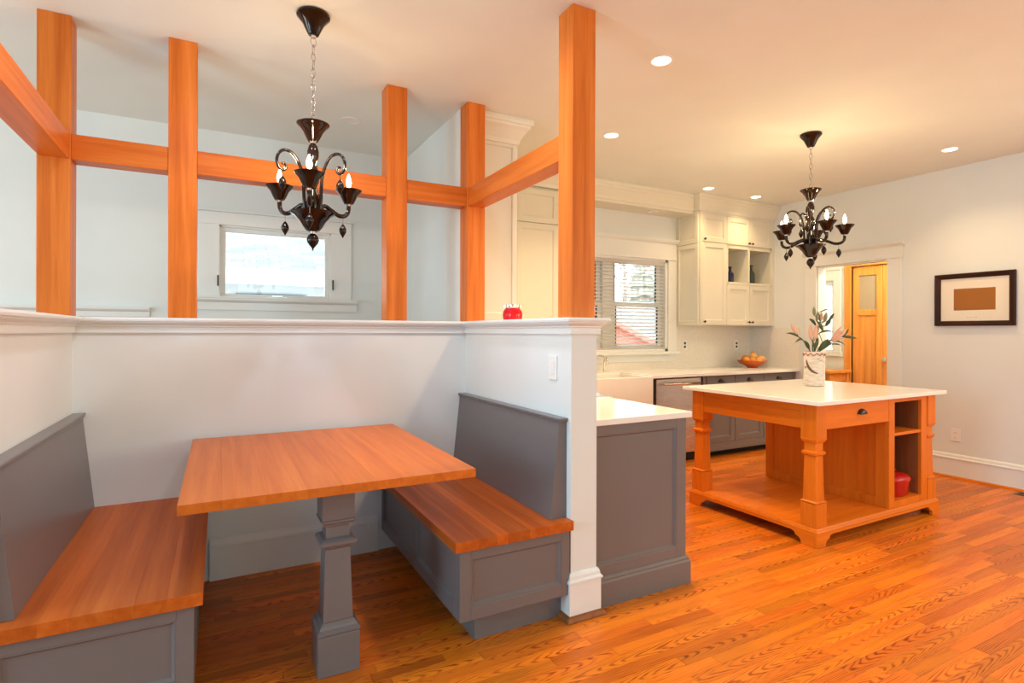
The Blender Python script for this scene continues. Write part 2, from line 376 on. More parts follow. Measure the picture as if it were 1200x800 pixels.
# faces: map (u, outward n, z) to the world
def face_box(mb, F, u0, u1, z0, z1, n0, n1):
    ax, c, s = F      # ax 'Y': plane y=c, outward s*(+y); ax 'X': plane x=c
    if ax == 'Y': return mb.box(u0, u1, c + s * n0, c + s * n1, z0, z1)
    return mb.box(c + s * n0, c + s * n1, u0, u1, z0, z1)
def fpt(F, u, z, n):
    ax, c, s = F
    return (u, c + s * n, z) if ax == 'Y' else (c + s * n, u, z)
def shaker(parent, F, u0, u1, z0, z1, mat, rail=0.06, rails=None, t=0.02, rec=0.011, name='door', bead=0.012, bevel=0.0015, panel_mat=None):
    """frame of stiles and rails with a bead running down to a recessed panel (a child of the frame)"""
    rl, rr, rb, rt = rails or (rail, rail, rail, rail)
    if u0 > u1: u0, u1 = u1, u0
    m = MB()
    face_box(m, F, u0, u0 + rl, z0, z1, 0, t); face_box(m, F, u1 - rr, u1, z0, z1, 0, t)
    face_box(m, F, u0 + rl, u1 - rr, z0, z0 + rb, 0, t); face_box(m, F, u0 + rl, u1 - rr, z1 - rt, z1, 0, t)
    a0, a1, c0, c1 = u0 + rl, u1 - rr, z0 + rb, z1 - rt
    o = m.build(name, mat, parent, bevel=bevel)
    m = MB()
    rect = lambda i, n: [fpt(F, a0 + i, c0 + i, n), fpt(F, a1 - i, c0 + i, n), fpt(F, a1 - i, c1 - i, n), fpt(F, a0 + i, c1 - i, n)]
    m.loft([rect(-0.001, -0.001), rect(-0.001, t - 0.0025), rect(bead * 0.4, t - 0.0025), rect(bead, t - rec), rect(bead + 0.0005, t - rec)], cap=True)
    m.build('panel', panel_mat or mat, o)
    return o
def knob(parent, F, u, z, mat='dark_bronze', r=0.014, name='knob', n0=0.02):
    ax, c, s = F; m = MB(); prof = [(0.005, 0), (0.005, 0.012), (r * 0.8, 0.016), (r, 0.022), (r * 0.75, 0.028), (0.001, 0.030)]; rings = []
    for rr, h in prof: rings.append([fpt(F, u + rr * math.cos(2 * PI * i / 12), z + rr * math.sin(2 * PI * i / 12), n0 + h) for i in range(12)])
    return m.loft(rings).build(name, mat, parent, smooth=True)
def cup_pull(parent, F, u, z, w=0.085, h=0.034, d=0.024, n0=0.02):
    m = MB(); N_ = 12; K = 5; rings = []
    for k in range(K + 1):
        b = (PI / 2) * k / K; rings.append([fpt(F, u + math.cos(PI * i / N_) * (w / 2) * (0.35 + 0.65 * math.cos(b)) if False else u + math.cos(PI * i / N_) * (w / 2) * math.cos(b * 0.55),
                     z - h * 0.45 + math.sin(PI * i / N_) * h * math.cos(b * 0.75), n0 + math.sin(b) * d) for i in range(N_ + 1)])
    n = N_ + 1; vs = [p for r_ in rings for p in r_]
    fs = [(k * n + i, k * n + i + 1, (k + 1) * n + i + 1, (k + 1) * n + i) for k in range(K) for i in range(N_)]
    fs.append(tuple(K * n + i for i in range(n)))
    m.add(vs, fs)
    return m.build('cup_pull', 'dark_bronze', parent, smooth=True)
def wall_boxes(mb, F, u0, u1, z0, z1, th, holes):
    """wall slab with rectangular openings, cut into boxes; slab lies behind the face (n from -th to 0)"""
    us = sorted({u0, u1, *[h[0] for h in holes], *[h[1] for h in holes]})
    for a, b_ in zip(us[:-1], us[1:]):
        col = sorted([(h[2], h[3]) for h in holes if h[0] <= a and h[1] >= b_]); z = z0
        for p, q in col:
            if p > z: face_box(mb, F, a, b_, z, p, -th, 0)
            z = q
        if z < z1: face_box(mb, F, a, b_, z, z1, -th, 0)
    return mb

ZC = 2.765; XR = 5.787; YB = 4.62
WX0, WX1 = -0.605, 1.39          # nook wall faces
WT = 0.14                        # half wall thickness
WY0, WY1 = 2.045, 3.24           # nook front end / back face

# ================================================================== SETTING
XE, YE = 8.4, 4.75
floor = struct(MB().box(XL - 0.15, XE, YF - 0.15, YE + 0.1, -0.08, -0.012), 'floor', 'grout')
struct(MB().box(XL - 0.15, XE, YF - 0.15, YE + 0.1, ZC, ZC + 0.12), 'ceiling', 'ceiling_paint')
SW = (0.0, 0.80, 1.525, 2.075)   # stair window opening
KW = (2.92, 4.43, 1.075, 2.095)  # kitchen window opening
struct(wall_boxes(MB(), ('Y', YB, -1), XL - 0.15, XR + 0.13, -0.05, ZC + 0.05, 0.13, [SW, KW]), 'wall_back', 'wall_paint')
RW = [(-2.85, -1.15, 0.95, 2.35), (-0.75, 0.95, 0.95, 2.35)]
DO = (3.027, 3.75, -0.05, 2.012)
struct(wall_boxes(MB(), ('X', XR, -1), YF - 0.15, YB, -0.05, ZC + 0.05, 0.13, [DO] + RW), 'wall_right', 'wall_paint')
LW = [(-2.3, -0.9, 0.95, 2.35), (0.3, 1.7, 0.95, 2.35), (2.75, 3.85, 0.95, 2.35)]
struct(wall_boxes(MB(), ('X', XL, 1), YF - 0.15, YB, -0.05, ZC + 0.05, 0.13, LW), 'wall_left', 'wall_paint')
FW = [(xc - 0.85, xc + 0.85, 0.95, 2.35) for xc in (1.2, 3.8)]
struct(wall_boxes(MB(), ('Y', YF, 1), XL, XR, -0.05, ZC + 0.05, 0.13, FW), 'wall_front', 'wall_paint')
wn_i = 0
def plain_window(F, h):
    global wn_i; wn_i += 1
    m = MB(); a, b_, c, d = h
    for q in ((a, b_, c, c + 0.05), (a, b_, d - 0.05, d), (a, a + 0.05, c, d), (b_ - 0.05, b_, c, d), (a, b_, (c + d) / 2 - 0.02, (c + d) / 2 + 0.02)):
        face_box(m, F, q[0], q[1], q[2], q[3], -0.1, -0.05)
    for q in ((a - 0.09, b_ + 0.09, d, d + 0.1), (a - 0.09, a, c, d), (b_, b_ + 0.09, c, d), (a - 0.12, b_ + 0.12, c - 0.03, c)):
        face_box(m, F, q[0], q[1], q[2], q[3], 0, 0.02)
    o = struct(m, 'window_%d' % (wn_i + 2), 'trim_white')
    m = MB(); face_box(m, F, a, b_, c, d, -0.125, -0.115); m.build('roller_blind', 'plate_white', o); return o  # opaque sheet added to keep sky light out of the unseen window
for h in LW: plain_window(('X', XL, 1), h)
for h in FW: plain_window(('Y', YF, 1), h)
for h in RW: plain_window(('X', XR, -1), h)
# wall between stair and kitchen, in line with the half wall
struct(MB().box(1.41, 1.53, WY1 + WT + 0.005, YB, -0.05, ZC + 0.05), 'wall_stair', 'wall_paint')
# half walls of the nook
HZ = 1.30
struct(MB().box(WX0 - WT, WX0, WY0, WY1 + WT, -0.05, HZ), 'wall_nook_left', 'wall_paint')
struct(MB().box(WX0, WX1, WY1, WY1 + WT, -0.05, HZ), 'wall_nook_back', 'wall_paint')
struct(MB().box(WX1, WX1 + WT, WY0, WY1 + WT, -0.05, HZ), 'wall_nook_right', 'wall_paint')
U = [(WX0, WY0), (WX0, WY1), (WX1, WY1), (WX1, WY0), (WX1 + WT, WY0), (WX1 + WT, WY1 + WT), (WX0 - WT, WY1 + WT), (WX0 - WT, WY0)]
# the solid lies on the left of this order, so mouldings go to the right (side=-1)
m = MB()
sweep(m, U, [(0.0, 1.278), (0.012, 1.278), (0.012, 1.306), (0.016, 1.309), (0.016, 1.314), (0.022, 1.319), (0.032, 1.324), (0.036, 1.328), (0.036, 1.332), (0.045, 1.334), (0.047, 1.343), (0.045, 1.352), (0.0, 1.352)], True, -1)
m.box(WX0 - WT, WX0, WY0, WY1 + WT, 1.34, 1.352); m.box(WX0, WX1, WY1, WY1 + WT, 1.34, 1.352); m.box(WX1, WX1 + WT, WY0, WY1 + WT, 1.34, 1.352)
struct(m, 'trim_1', 'trim_white')
# baseboards
BB = [(0.0, 0.0), (0.016, 0.0), (0.016, 0.165), (0.022, 0.168), (0.022, 0.176), (0.014, 0.184), (0.012, 0.198), (0.006, 0.210), (0.0, 0.212)]
SHOE = [(0.0, 0.0), (0.034, 0.0), (0.034, 0.008), (0.028, 0.020), (0.016, 0.026), (0.0, 0.026)]
struct(sweep(MB(), [(-0.04, WY1), (0.83, WY1)], BB, False, -1), 'baseboard_nook', 'trim_white')
struct(sweep(MB(), [(WX1, WY0 + 0.055), (WX1, WY0), (WX1 + WT, WY0), (WX1 + WT, WY0 + 0.03)], BB, False, -1), 'baseboard_wall_end', 'trim_white')
struct(sweep(MB(), [(WX1, WY0 + 0.055), (WX1, WY0), (WX1 + WT, WY0), (WX1 + WT, WY0 + 0.03)], SHOE, False, -1), 'trim_2', 'cubby_wood')
struct(sweep(MB(), [(XR, YF), (XR, 2.897)], BB, False, 1), 'baseboard_right', 'trim_white')
struct(sweep(MB(), [(XR, YF), (XR, 2.897)], [(0, 0), (0.028, 0), (0.026, 0.010), (0.016, 0.018), (0, 0.018)], False, 1), 'trim_3', 'cherry_y')
struct(sweep(MB(), [(XL, YB), (1.41, YB)], BB, False, -1), 'baseboard_back', 'trim_white')

# oak strip floor: the strips that show largest are objects, the others one joined part
def cam_uv(x, y, z):
    s, c = math.sin(YAW), math.cos(YAW); d = x * s + y * c; r = x * c - y * s
    return (600 + F_PX * r / max(d, 1e-3), V0 - F_PX * (z - CAM_Z) / max(d, 1e-3), d)
strips = []; W = 0.0575; y = YF - 0.1; k = 0
while y < YE:
    x = XL - 0.1 - R.random() * 0.8
    while x < XE:
        l = R.choice((0.32, 0.45, 0.6, 0.75, 0.95, 1.2)) * R.uniform(0.85, 1.15)
        x0, x1 = max(x, XL - 0.1), min(x + l, XE)
        if x1 - x0 > 0.03: strips.append((x0, x1, y, y + W))
        x += l
    y += W
def hidden(cx, cy):
    if cx < -0.04 and cy > 1.9: return True
    if cy > 3.2 and cx < 1.6: return True
    if 0.95 < cx < 2.12 and cy > 2.1: return True
    if cy > 4.0 or cx > 5.75: return True
    if 3.2 < cx < 4.5 and 2.1 < cy < 3.0: return True
    return False
def score(s):
    x0, x1, y0, y1 = s; n = 0; cy = (y0 + y1) / 2
    for i in range(6):
        cx = x0 + (x1 - x0) * (i + 0.5) / 6
        if hidden(cx, cy): continue
        u, v, d = cam_uv(cx, cy, 0)
        if d > 0.5 and 0 < u < 1200 and v < 800: n += (x1 - x0) / d ** 3
    return n
order = sorted(range(len(strips)), key=lambda i: -score(strips[i]))
single = set(order[:300])
def strip_mesh(lst, name):
    vs = []; fs = []; tint = []; seed = []; yc = []
    for x0, x1, y0, y1 in lst:
        g = 0.0005; b = 0.0009; n = len(vs)
        X0, X1, Y0, Y1 = x0 + g, x1 - g, y0 + g, y1 - g
        vs += [(X0, Y0, -0.014), (X1, Y0, -0.014), (X1, Y1, -0.014), (X0, Y1, -0.014), (X0, Y0, -b), (X1, Y0, -b), (X1, Y1, -b), (X0, Y1, -b),
               (X0 + b, Y0 + b, 0), (X1 - b, Y0 + b, 0), (X1 - b, Y1 - b, 0), (X0 + b, Y1 - b, 0)]
        q = [(8, 9, 10, 11), (4, 5, 9, 8), (5, 6, 10, 9), (6, 7, 11, 10), (7, 4, 8, 11), (0, 1, 5, 4), (1, 2, 6, 5), (2, 3, 7, 6), (3, 0, 4, 7)]
        fs += [tuple(n + i for i in f) for f in q]
        t_, s_ = R.random(), R.random(); tint += [t_] * len(q); seed += [s_] * len(q); yc += [(y0 + y1) / 2] * len(q)
    me = bpy.data.meshes.new(name); me.from_pydata(vs, [], fs)
    a = me.attributes.new('tint', 'FLOAT', 'FACE'); a.data.foreach_set('value', tint)
    a = me.attributes.new('seed', 'FLOAT', 'FACE'); a.data.foreach_set('value', seed)
    a = me.attributes.new('yc', 'FLOAT', 'FACE'); a.data.foreach_set('value', yc)
    me.materials.append(M['oak_strip'])
    o = bpy.data.objects.new(name, me); C.objects.link(o); o.parent = floor
    return o
for i in order[:300]: strip_mesh([strips[i]], 'plank')
o = strip_mesh([s for i, s in enumerate(strips) if i not in single], 'plank_field'); o['kind'] = 'stuff'

# ------------------------------------------------------------------ timber frame over the half wall
PW, PD = 0.126, 0.118
BZ0, BZ1 = 2.093, 2.213; PY = 3.2513
def post(x, y, label):
    o = MB().box(x, x + PW, y, y + PD, 1.352, ZC).build('timber_post', 'fir_z', bevel=0.003)
    tag(o, label, 'post', 'timber posts standing on the half wall')
PX = [-0.741, -0.227, 0.882, 1.404]
post(PX[0], PY, 'orange fir post in the left corner where two beams meet')
post(PX[1], PY, 'orange fir post between the left corner post and the nook chandelier')
post(PX[2], PY, 'orange fir post just right of the nook chandelier')
post(PX[3], PY, 'orange fir post in the right corner of the nook, beside white cabinet crown')
post(1.399, 2.053, 'tallest orange fir post, on the free end of the half wall')
post(PX[0], 2.053, 'orange fir post on the near end of the left half wall')
def beam(x0, x1, y0, y1, label, mat):
    o = MB().box(x0, x1, y0, y1, BZ0, BZ1).build('timber_beam', mat, bevel=0.003)
    tag(o, label, 'beam', 'timber beams between the posts')
e = 0.006
beam(PX[0] + PW, PX[1], PY + e, PY + PD - e, 'short orange beam between left corner post and next post', 'fir_x')
beam(PX[1] + PW, PX[2], PY + e, PY + PD - e, 'long orange beam passing behind the nook chandelier', 'fir_x')
beam(PX[2] + PW, PX[3], PY + e, PY + PD - e, 'short orange beam into the right corner post', 'fir_x')
beam(PX[0] + e, PX[0] + PW - e, 2.053 + PD, PY, 'orange beam running forward at the left edge of the picture', 'fir_y')
beam(PX[3] + e, PX[3] + PW - e, 2.053 + PD, PY, 'orange beam running forward to the tallest post', 'fir_y')

# ------------------------------------------------------------------ built-in benches
def bench(side, label):
    X = (lambda x: x) if side > 0 else (lambda x: 0.785 - x)
    t = thing('banquette_bench', (X(1.1), 2.64, 0), label, 'bench', 'built-in benches of the nook')
    bx = lambda m, x0, x1, *r: m.box(X(x0), X(x1), *r)
    yb = WY1 - 0.001
    m = MB(); bx(m, 0.945, 1.389, 2.10, yb, 0.0, 0.13); m.build('toe_kick', 'grey_paint', t, bevel=0.002)
    m = MB(); bx(m, 0.873, 1.389, 2.06, yb, 0.120, 0.405); m.build('body', 'grey_paint', t)
    Fe = ('Y', 2.06, -1)
    u0, u1 = sorted((X(0.853), X(1.3785)))
    shaker(t, Fe, u0, u1, 0.120, 0.405, 'grey_paint', rails=(0.049, 0.041, 0.053, 0.036) if side > 0 else (0.041, 0.049, 0.053, 0.036), name='end_panel', bead=0.014, rec=0.013)
    Ff = ('X', X(0.873), -1 if side > 0 else 1)
    yy = 2.06; n = 2; w = (yb - yy) / n
    for k in range(n):
        shaker(t, Ff, yy + k * w, yy + (k + 1) * w, 0.120, 0.405, 'grey_paint', rails=(0.055 if k == 0 else 0.03, 0.03, 0.053, 0.036), name='front_panel', bead=0.014, rec=0.013)
    # seat of edge-glued staves
    m = MB(); bx(m, 0.86, 1.385, 2.05, yb, 0.405, 0.409); seat = m.build('seat', 'bench_fir', t)
    ws = [0.10, 0.085, 0.05, 0.105, 0.075, 0.09, 0.057]; x = 0.828
    for q in ws:
        m = MB(); bx(m, x + 0.00005, x + q - 0.00005, 2.023, yb, 0.409, 0.45)
        m.build('stave', 'bench_fir', seat, bevel=0.0004, seg=1); x += q
    # backrest: wedge with a moulded cap
    poly = [(X(1.304), 0.450), (X(1.350), 0.882), (X(1.3895), 0.882), (X(1.3895), 0.450)]
    MB().prism(poly, 'Y', 2.08, yb).build('backrest', 'grey_paint', t, bevel=0.002)
    m = MB()
    bx(m, 1.343, 1.3895, 2.072, yb, 0.880, 0.889); bx(m, 1.338, 1.3895, 2.066, yb, 0.889, 0.901)
    m.build('backrest_cap', 'grey_paint', t, bevel=0.004)
    return t
bench(1, 'grey bench with orange wood seat against the wall with the light switch')
bench(-1, 'grey bench with orange wood seat at the left edge of the picture')

# ------------------------------------------------------------------ nook table
t = thing('nook_table', (0.402, 2.205, 0), 'wooden nook table of orange fir staves on one grey pedestal leg', 'table')
TX0, TX1, TY0, TY1 = -0.114, 0.904, 2.0, 3.195
top = MB().box(TX0 + 0.01, TX1 - 0.01, TY0 + 0.01, TY1 - 0.01, 0.708, 0.712).build('table_top', 'table_fir', t)
ws = [0.125, 0.128, 0.134, 0.122, 0.118, 0.13, 0.135, 0.126]; x = TX0
for q in ws:
    MB().box(x + 0.00005, x + q - 0.00005, TY0, TY1, 0.711, 0.744).build('stave', 'table_fir', top, bevel=0.0004, seg=1); x += q
m = MB(); m.box(0.10, 0.70, 2.16, 2.25, 0.672, 0.708); m.box(0.36, 0.445, 2.25, 3.05, 0.672, 0.708); m.build('support_batten', 'grey_paint', t, bevel=0.002)
leg = MB().sq(0.402, 2.205, [(0.0, 0.077), (0.150, 0.077)]).build('leg', 'grey_paint', t, bevel=0.002, label='grey pedestal leg')
MB().sq(0.402, 2.205, [(0.150, 0.074), (0.154, 0.078), (0.166, 0.078), (0.172, 0.070), (0.180, 0.066), (0.192, 0.056)]).build('base_moulding', 'grey_paint', leg)
MB().sq(0.402, 2.205, [(0.192, 0.055), (0.470, 0.046)]).build('shaft', 'grey_paint', leg, bevel=0.002)
MB().sq(0.402, 2.205, [(0.462, 0.046), (0.470, 0.056), (0.476, 0.058), (0.482, 0.067), (0.494, 0.067), (0.502, 0.056), (0.506, 0.045)]).build('ring_moulding', 'grey_paint', leg)
MB().sq(0.402, 2.205, [(0.506, 0.0435), (0.556, 0.0435)]).build('neck', 'grey_paint', leg)
MB().sq(0.402, 2.205, [(0.548, 0.044), (0.553, 0.054), (0.560, 0.056), (0.566, 0.062), (0.574, 0.062)]).build('collar', 'grey_paint', leg)
MB().sq(0.402, 2.205, [(0.574, 0.060), (0.708, 0.060)]).build('block', 'grey_paint', leg, bevel=0.002)

# ------------------------------------------------------------------ stair window
def stair_window():
    w = struct(sweep(MB(), [(SW[0], SW[2]), (SW[1], SW[2]), (SW[1], SW[3]), (SW[0], SW[3])], [(0, 0)], True) if False else
               MB().box(SW[0], SW[0] + 0.012, YB, YB + 0.12, SW[2], SW[3]).box(SW[1] - 0.012, SW[1], YB, YB + 0.12, SW[2], SW[3])
               .box(SW[0], SW[1], YB, YB + 0.12, SW[2], SW[2] + 0.012).box(SW[0], SW[1], YB, YB + 0.12, SW[3] - 0.012, SW[3]), 'window_1', 'trim_white')
    F = ('Y', YB, -1)
    m = MB()
    face_box(m, F, -0.133, 0.003, 1.545, 2.075, 0, 0.018); face_box(m, F, 0.797, 0.958, 1.545, 2.075, 0, 0.018); face_box(m, F, -0.133, 0.958, 2.075, 2.17, 0, 0.018)
    face_box(m, F, -0.15, 0.975, 2.17, 2.185, 0, 0.03)
    m.build('casing', 'trim_white', w, bevel=0.003)
    m = MB(); prof = [(1.445, 0), (1.445, 0.014), (1.50, 0.014), (1.505, 0.022), (1.512, 0.038), (1.520, 0.045), (1.530, 0.045), (1.532, 0.05), (1.545, 0.05), (1.547, 0.0)]
    m.loft([[(x, YB - n - 0.0, z) for z, n in prof] for x in (-0.20, 1.0)]); m.build('sill', 'trim_white', w)
    m = MB()
    for a in ((0.010, 0.79, 1.535, 1.568), (0.010, 0.79, 2.032, 2.065), (0.010, 0.044, 1.568, 2.032), (0.756, 0.79, 1.568, 2.032)):
        face_box(m, F, *a, -0.06, -0.02)
    sash = m.build('sash', 'trim_white', w, bevel=0.003)
    m = MB(); face_box(m, F, 0.044, 0.756, 1.568, 2.032, -0.045, -0.041); m.build('pane', 'window_glass', sash)
    m = MB(); face_box(m, F, 0.33, 0.47, 1.536, 1.551, -0.02, 0.01); face_box(m, F, 0.36, 0.44, 1.551, 1.562, -0.02, 0.005); m.build('crank', 'nickel', w, bevel=0.003)
    for u in (-0.012, 0.806):
        m = MB(); face_box(m, F, u, u + 0.010, 1.62, 1.70, 0.018, 0.030); m.build('latch', 'dark_bronze', w, bevel=0.002)
stair_window()
# a low capped ledge on the stair wall, left of the window
m = MB(); prof = [(1.385, 0), (1.385, 0.012), (1.42, 0.014), (1.428, 0.03), (1.436, 0.04), (1.452, 0.042), (1.452, 0)]
m.loft([[(x, YB - n, z) for z, n in prof] for x in (-1.9, -0.43)]); struct(m, 'trim_4', 'trim_white')

# ------------------------------------------------------------------ kitchen window with blind
def kitchen_window():
    F = ('Y', YB, -1); a, b_, c, d = KW
    m = MB(); face_box(m, F, a, a + 0.03, c, d, -0.125, 0); face_box(m, F, b_ - 0.03, b_, c, d, -0.125, 0); face_box(m, F, a, b_, c, c + 0.03, -0.125, 0); face_box(m, F, a, b_, d - 0.03, d, -0.125, 0)
    w = struct(m, 'window_2', 'trim_white')
    m = MB(); face_box(m, F, a - 0.11, a, c, d, 0, 0.02); face_box(m, F, b_, b_ + 0.12, c, d, 0, 0.02)
    face_box(m, F, a - 0.11, b_ + 0.12, d, 2.275, 0, 0.022); face_box(m, F, a - 0.11, b_ + 0.12, d - 0.005, d + 0.012, 0, 0.03)
    m.build('casing', 'trim_white', w, bevel=0.002)
    m = MB(); prof = [(2.272, 0), (2.272, 0.03), (2.285, 0.045), (2.300, 0.055), (2.318, 0.055), (2.32, 0)]
    m.loft([[(x, YB - n, z) for z, n in prof] for x in (a - 0.14, b_ + 0.13)]); m.build('head_cap', 'trim_white', w)
    m = MB(); face_box(m, F, a - 0.13, b_ + 0.14, 1.045, c, 0, 0.06); face_box(m, F, a - 0.11, b_ + 0.12, 0.965, 1.045, 0, 0.018); m.build('sill', 'trim_white', w, bevel=0.004)
    m = MB(); face_box(m, F, 3.56, 3.69, c + 0.03, d - 0.03, -0.12, -0.045); m.build('mullion', 'trim_white', w, bevel=0.003)
    for (p, q) in ((a + 0.03, 3.56), (3.69, b_ - 0.03)):
        for (z0, z1, n) in ((c + 0.03, 1.60, -0.06), (1.575, d - 0.03, -0.085)):
            m = MB(); s = 0.055
            face_box(m, F, p, p + s, z0, z1, n - 0.03, n); face_box(m, F, q - s, q, z0, z1, n - 0.03, n)
            face_box(m, F, p + s, q - s, z0, z0 + 0.04, n - 0.03, n); face_box(m, F, p + s, q - s, z1 - 0.035, z1, n - 0.03, n)
            sh = m.build('sash', 'trim_white', w, bevel=0.002)
            m = MB(); face_box(m, F, p + s, p + s + 0.018, z0 + 0.04, z1 - 0.035, n - 0.012, n - 0.006); face_box(m, F, q - s - 0.018, q - s, z0 + 0.04, z1 - 0.035, n - 0.012, n - 0.006)
            m.build('track', 'black_plastic', sh)
            m = MB(); face_box(m, F, p + s, q - s, z0 + 0.04, z1 - 0.035, n - 0.018, n - 0.014); m.build('pane', 'window_glass', sh)
    t = thing('window_blind', (3.68, YB - 0.02, d - 0.03), 'white slatted blind hanging open in the kitchen window', 'blind')
    m = MB(); face_box(m, F, a + 0.035, b_ - 0.035, d - 0.068, d - 0.031, -0.042, -0.004); m.build('head_rail', 'blind_white', t, bevel=0.003)
    z = d - 0.09; first = None
    while z > c + 0.06:
        m = MB(); m.loft([[(x_, YB + n_, z + h_) for n_, h_ in ((0.042, 0.0048), (0.042, 0.0072), (0.004, -0.0048), (0.004, -0.0072))] for x_ in (a + 0.04, b_ - 0.04)])
        if first is None: first = m.build('slat', 'blind_white', t); z_first = z
        else:
            s_ = dup(first, t, (0, 0, z - z_first))
        z -= 0.0385
    m = MB(); face_box(m, F, a + 0.04, b_ - 0.04, c + 0.034, c + 0.048, -0.042, -0.006); m.build('bottom_rail', 'blind_white', t, bevel=0.003)
    for u in (3.05, 3.48, 3.77, 4.30):
        m = MB(); face_box(m, F, u, u + 0.003, c + 0.04, d - 0.06, -0.003, -0.001); m.build('ladder_cord', 'blind_white', t)
kitchen_window()

# ------------------------------------------------------------------ doorway casing and hall behind it
F = ('X', XR, -1)
m = MB()
face_box(m, F, 2.897, 3.027, 0, 2.012, 0, 0.02); face_box(m, F, 3.75, 3.88, 0, 2.012, 0, 0.02); face_box(m, F, 2.89, 3.887, 2.012, 2.028, 0, 0.028)
face_box(m, F, 2.897, 3.88, 2.028, 2.13, 0, 0.021)
prof = [(2.125, 0), (2.125, 0.025), (2.135, 0.032), (2.148, 0.050), (2.163, 0.055), (2.165, 0)]
m.loft([[(XR - n, u, z) for z, n in prof] for u in (2.875, 3.905)])
m.box(XR - 0.001, XR + 0.131, 3.027, 3.037, 0, 2.012); m.box(XR - 0.001, XR + 0.131, 3.74, 3.75, 0, 2.012); m.box(XR - 0.001, XR + 0.131, 3.027, 3.75, 2.0, 2.012)
struct(m, 'trim_5', 'trim_white', bevel=0.002)
HX = 6.9
HWIN = (4.25, 4.42, 1.05, 1.95)
HDO = (3.33, 4.03, -0.05, 2.10)
struct(wall_boxes(MB(), ('X', HX, -1), 1.2, YE, -0.05, ZC + 0.05, 0.13, [HWIN, HDO]), 'wall_hall', 'wall_paint')
struct(MB().box(XR + 0.13, HX, 1.1, 1.2, -0.05, ZC + 0.05), 'wall_hall_near', 'wall_paint')
struct(MB().box(XR + 0.13, HX, YE, YE + 0.1, -0.05, ZC + 0.05), 'wall_hall_far', 'wall_paint')
def hall_window():
    F = ('X', HX, -1); a, b_, c, d = HWIN
    m = MB(); face_box(m, F, a, a + 0.02, c, d, -0.12, 0); face_box(m, F, b_ - 0.02, b_, c, d, -0.12, 0); face_box(m, F, a, b_, c, c + 0.02, -0.12, 0); face_box(m, F, a, b_, d - 0.02, d, -0.12, 0)
    w = struct(m, 'window_10', 'trim_white')
    m = MB(); face_box(m, F, a - 0.09, a, c - 0.05, d + 0.13, 0, 0.02); face_box(m, F, b_, b_ + 0.09, c - 0.05, d + 0.13, 0, 0.02); face_box(m, F, a, b_, d, d + 0.13, 0, 0.02); face_box(m, F, a - 0.11, b_ + 0.11, d + 0.13, d + 0.16, 0, 0.035)
    face_box(m, F, a - 0.11, b_ + 0.11, c - 0.06, c, 0, 0.03); m.build('casing', 'trim_white', w, bevel=0.002)
    m = MB(); face_box(m, F, a + 0.02, b_ - 0.02, c + 0.02, d - 0.02, -0.08, -0.075); m.build('pane', 'window_glass', w)
    t = thing('vertical_blind', (HX - 0.01, 4.33, d), 'pale vertical slats in the narrow hall window', 'blind')
    for k in range(4):
        u = a + 0.026 + k * 0.032; m = MB(); face_box(m, F, u, u + 0.027, c + 0.03, d - 0.05, -0.04, -0.037); m.build('slat', 'blind_white', t)
    m = MB(); face_box(m, F, a + 0.022, b_ - 0.022, d - 0.06, d - 0.022, -0.055, -0.02); m.build('head_rail', 'blind_white', t)
hall_window()
def hall_door():
    F = ('X', HX, -1)
    t = thing('folding_door', (HX, 3.68, 0), 'orange wooden folding door with frosted pane seen through the doorway', 'door')
    m = MB(); face_box(m, F, 4.03, 4.11, 0, 2.16, -0.10, 0.02); face_box(m, F, 3.25, 3.33, 0, 2.16, -0.10, 0.02); face_box(m, F, 3.33, 4.03, 2.10, 2.16, -0.10, 0.02)
    m.build('door_frame', 'door_fir', t, bevel=0.003)
    for k, (u0, u1) in enumerate(((3.683, 4.027), (3.333, 3.677))):
        m = MB(); st = 0.068
        face_box(m, F, u0, u0 + st, 0.01, 2.095, -0.06, -0.02); face_box(m, F, u1 - st, u1, 0.01, 2.095, -0.06, -0.02)
        for z0, z1 in ((0.01, 0.2), (1.50, 1.57), (1.985, 2.095)): face_box(m, F, u0 + st, u1 - st, z0, z1, -0.06, -0.02)
        lf = m.build('leaf', 'door_fir', t, bevel=0.002)
        m = MB(); face_box(m, F, u0 + st, u1 - st, 1.57, 1.985, -0.045, -0.04); m.build('pane', 'frosted_glass', lf)
        n = 3; w = (u1 - u0 - 2 * st) / n
        for q in range(n):
            m = MB(); face_box(m, F, u0 + st + q * w + 0.001, u0 + st + (q + 1) * w - 0.001, 0.2, 1.5, -0.05, -0.036); m.build('panel', 'door_fir', lf, bevel=0.002)
    m = MB(); face_box(m, F, 3.628, 3.668, 0.945, 0.995, -0.02, 0.014); m.build('knob', 'chrome', t, bevel=0.004)
hall_door()
t = thing('console_table', (6.62, 4.05, 0), 'small orange wooden console table in the hall beside the folding door', 'table')
MB().box(6.42, 6.86, 4.0, 4.55, 0.80, 0.83).build('top', 'door_fir', t, bevel=0.003)
MB().box(6.46, 6.82, 4.04, 4.51, 0.70, 0.80).build('apron', 'door_fir', t, bevel=0.002)
for x in (6.44, 6.79):
    for y in (4.02, 4.48): MB().box(x, x + 0.05, y, y + 0.05, 0, 0.80).build('leg', 'door_fir', t, bevel=0.002)

# ------------------------------------------------------------------ kitchen cabinets
CT0, CT1 = 0.850, 0.880        # worktop underside / top
FY = 4.02                      # base cabinet box front along the window wall
CROWN = [(0.0, 2.600), (0.010, 2.602), (0.012, 2.612), (0.016, 2.630), (0.030, 2.655), (0.052, 2.690), (0.070, 2.708), (0.074, 2.722), (0.084, 2.726), (0.088, 2.745), (0.088, 2.764), (0.0, 2.764)]
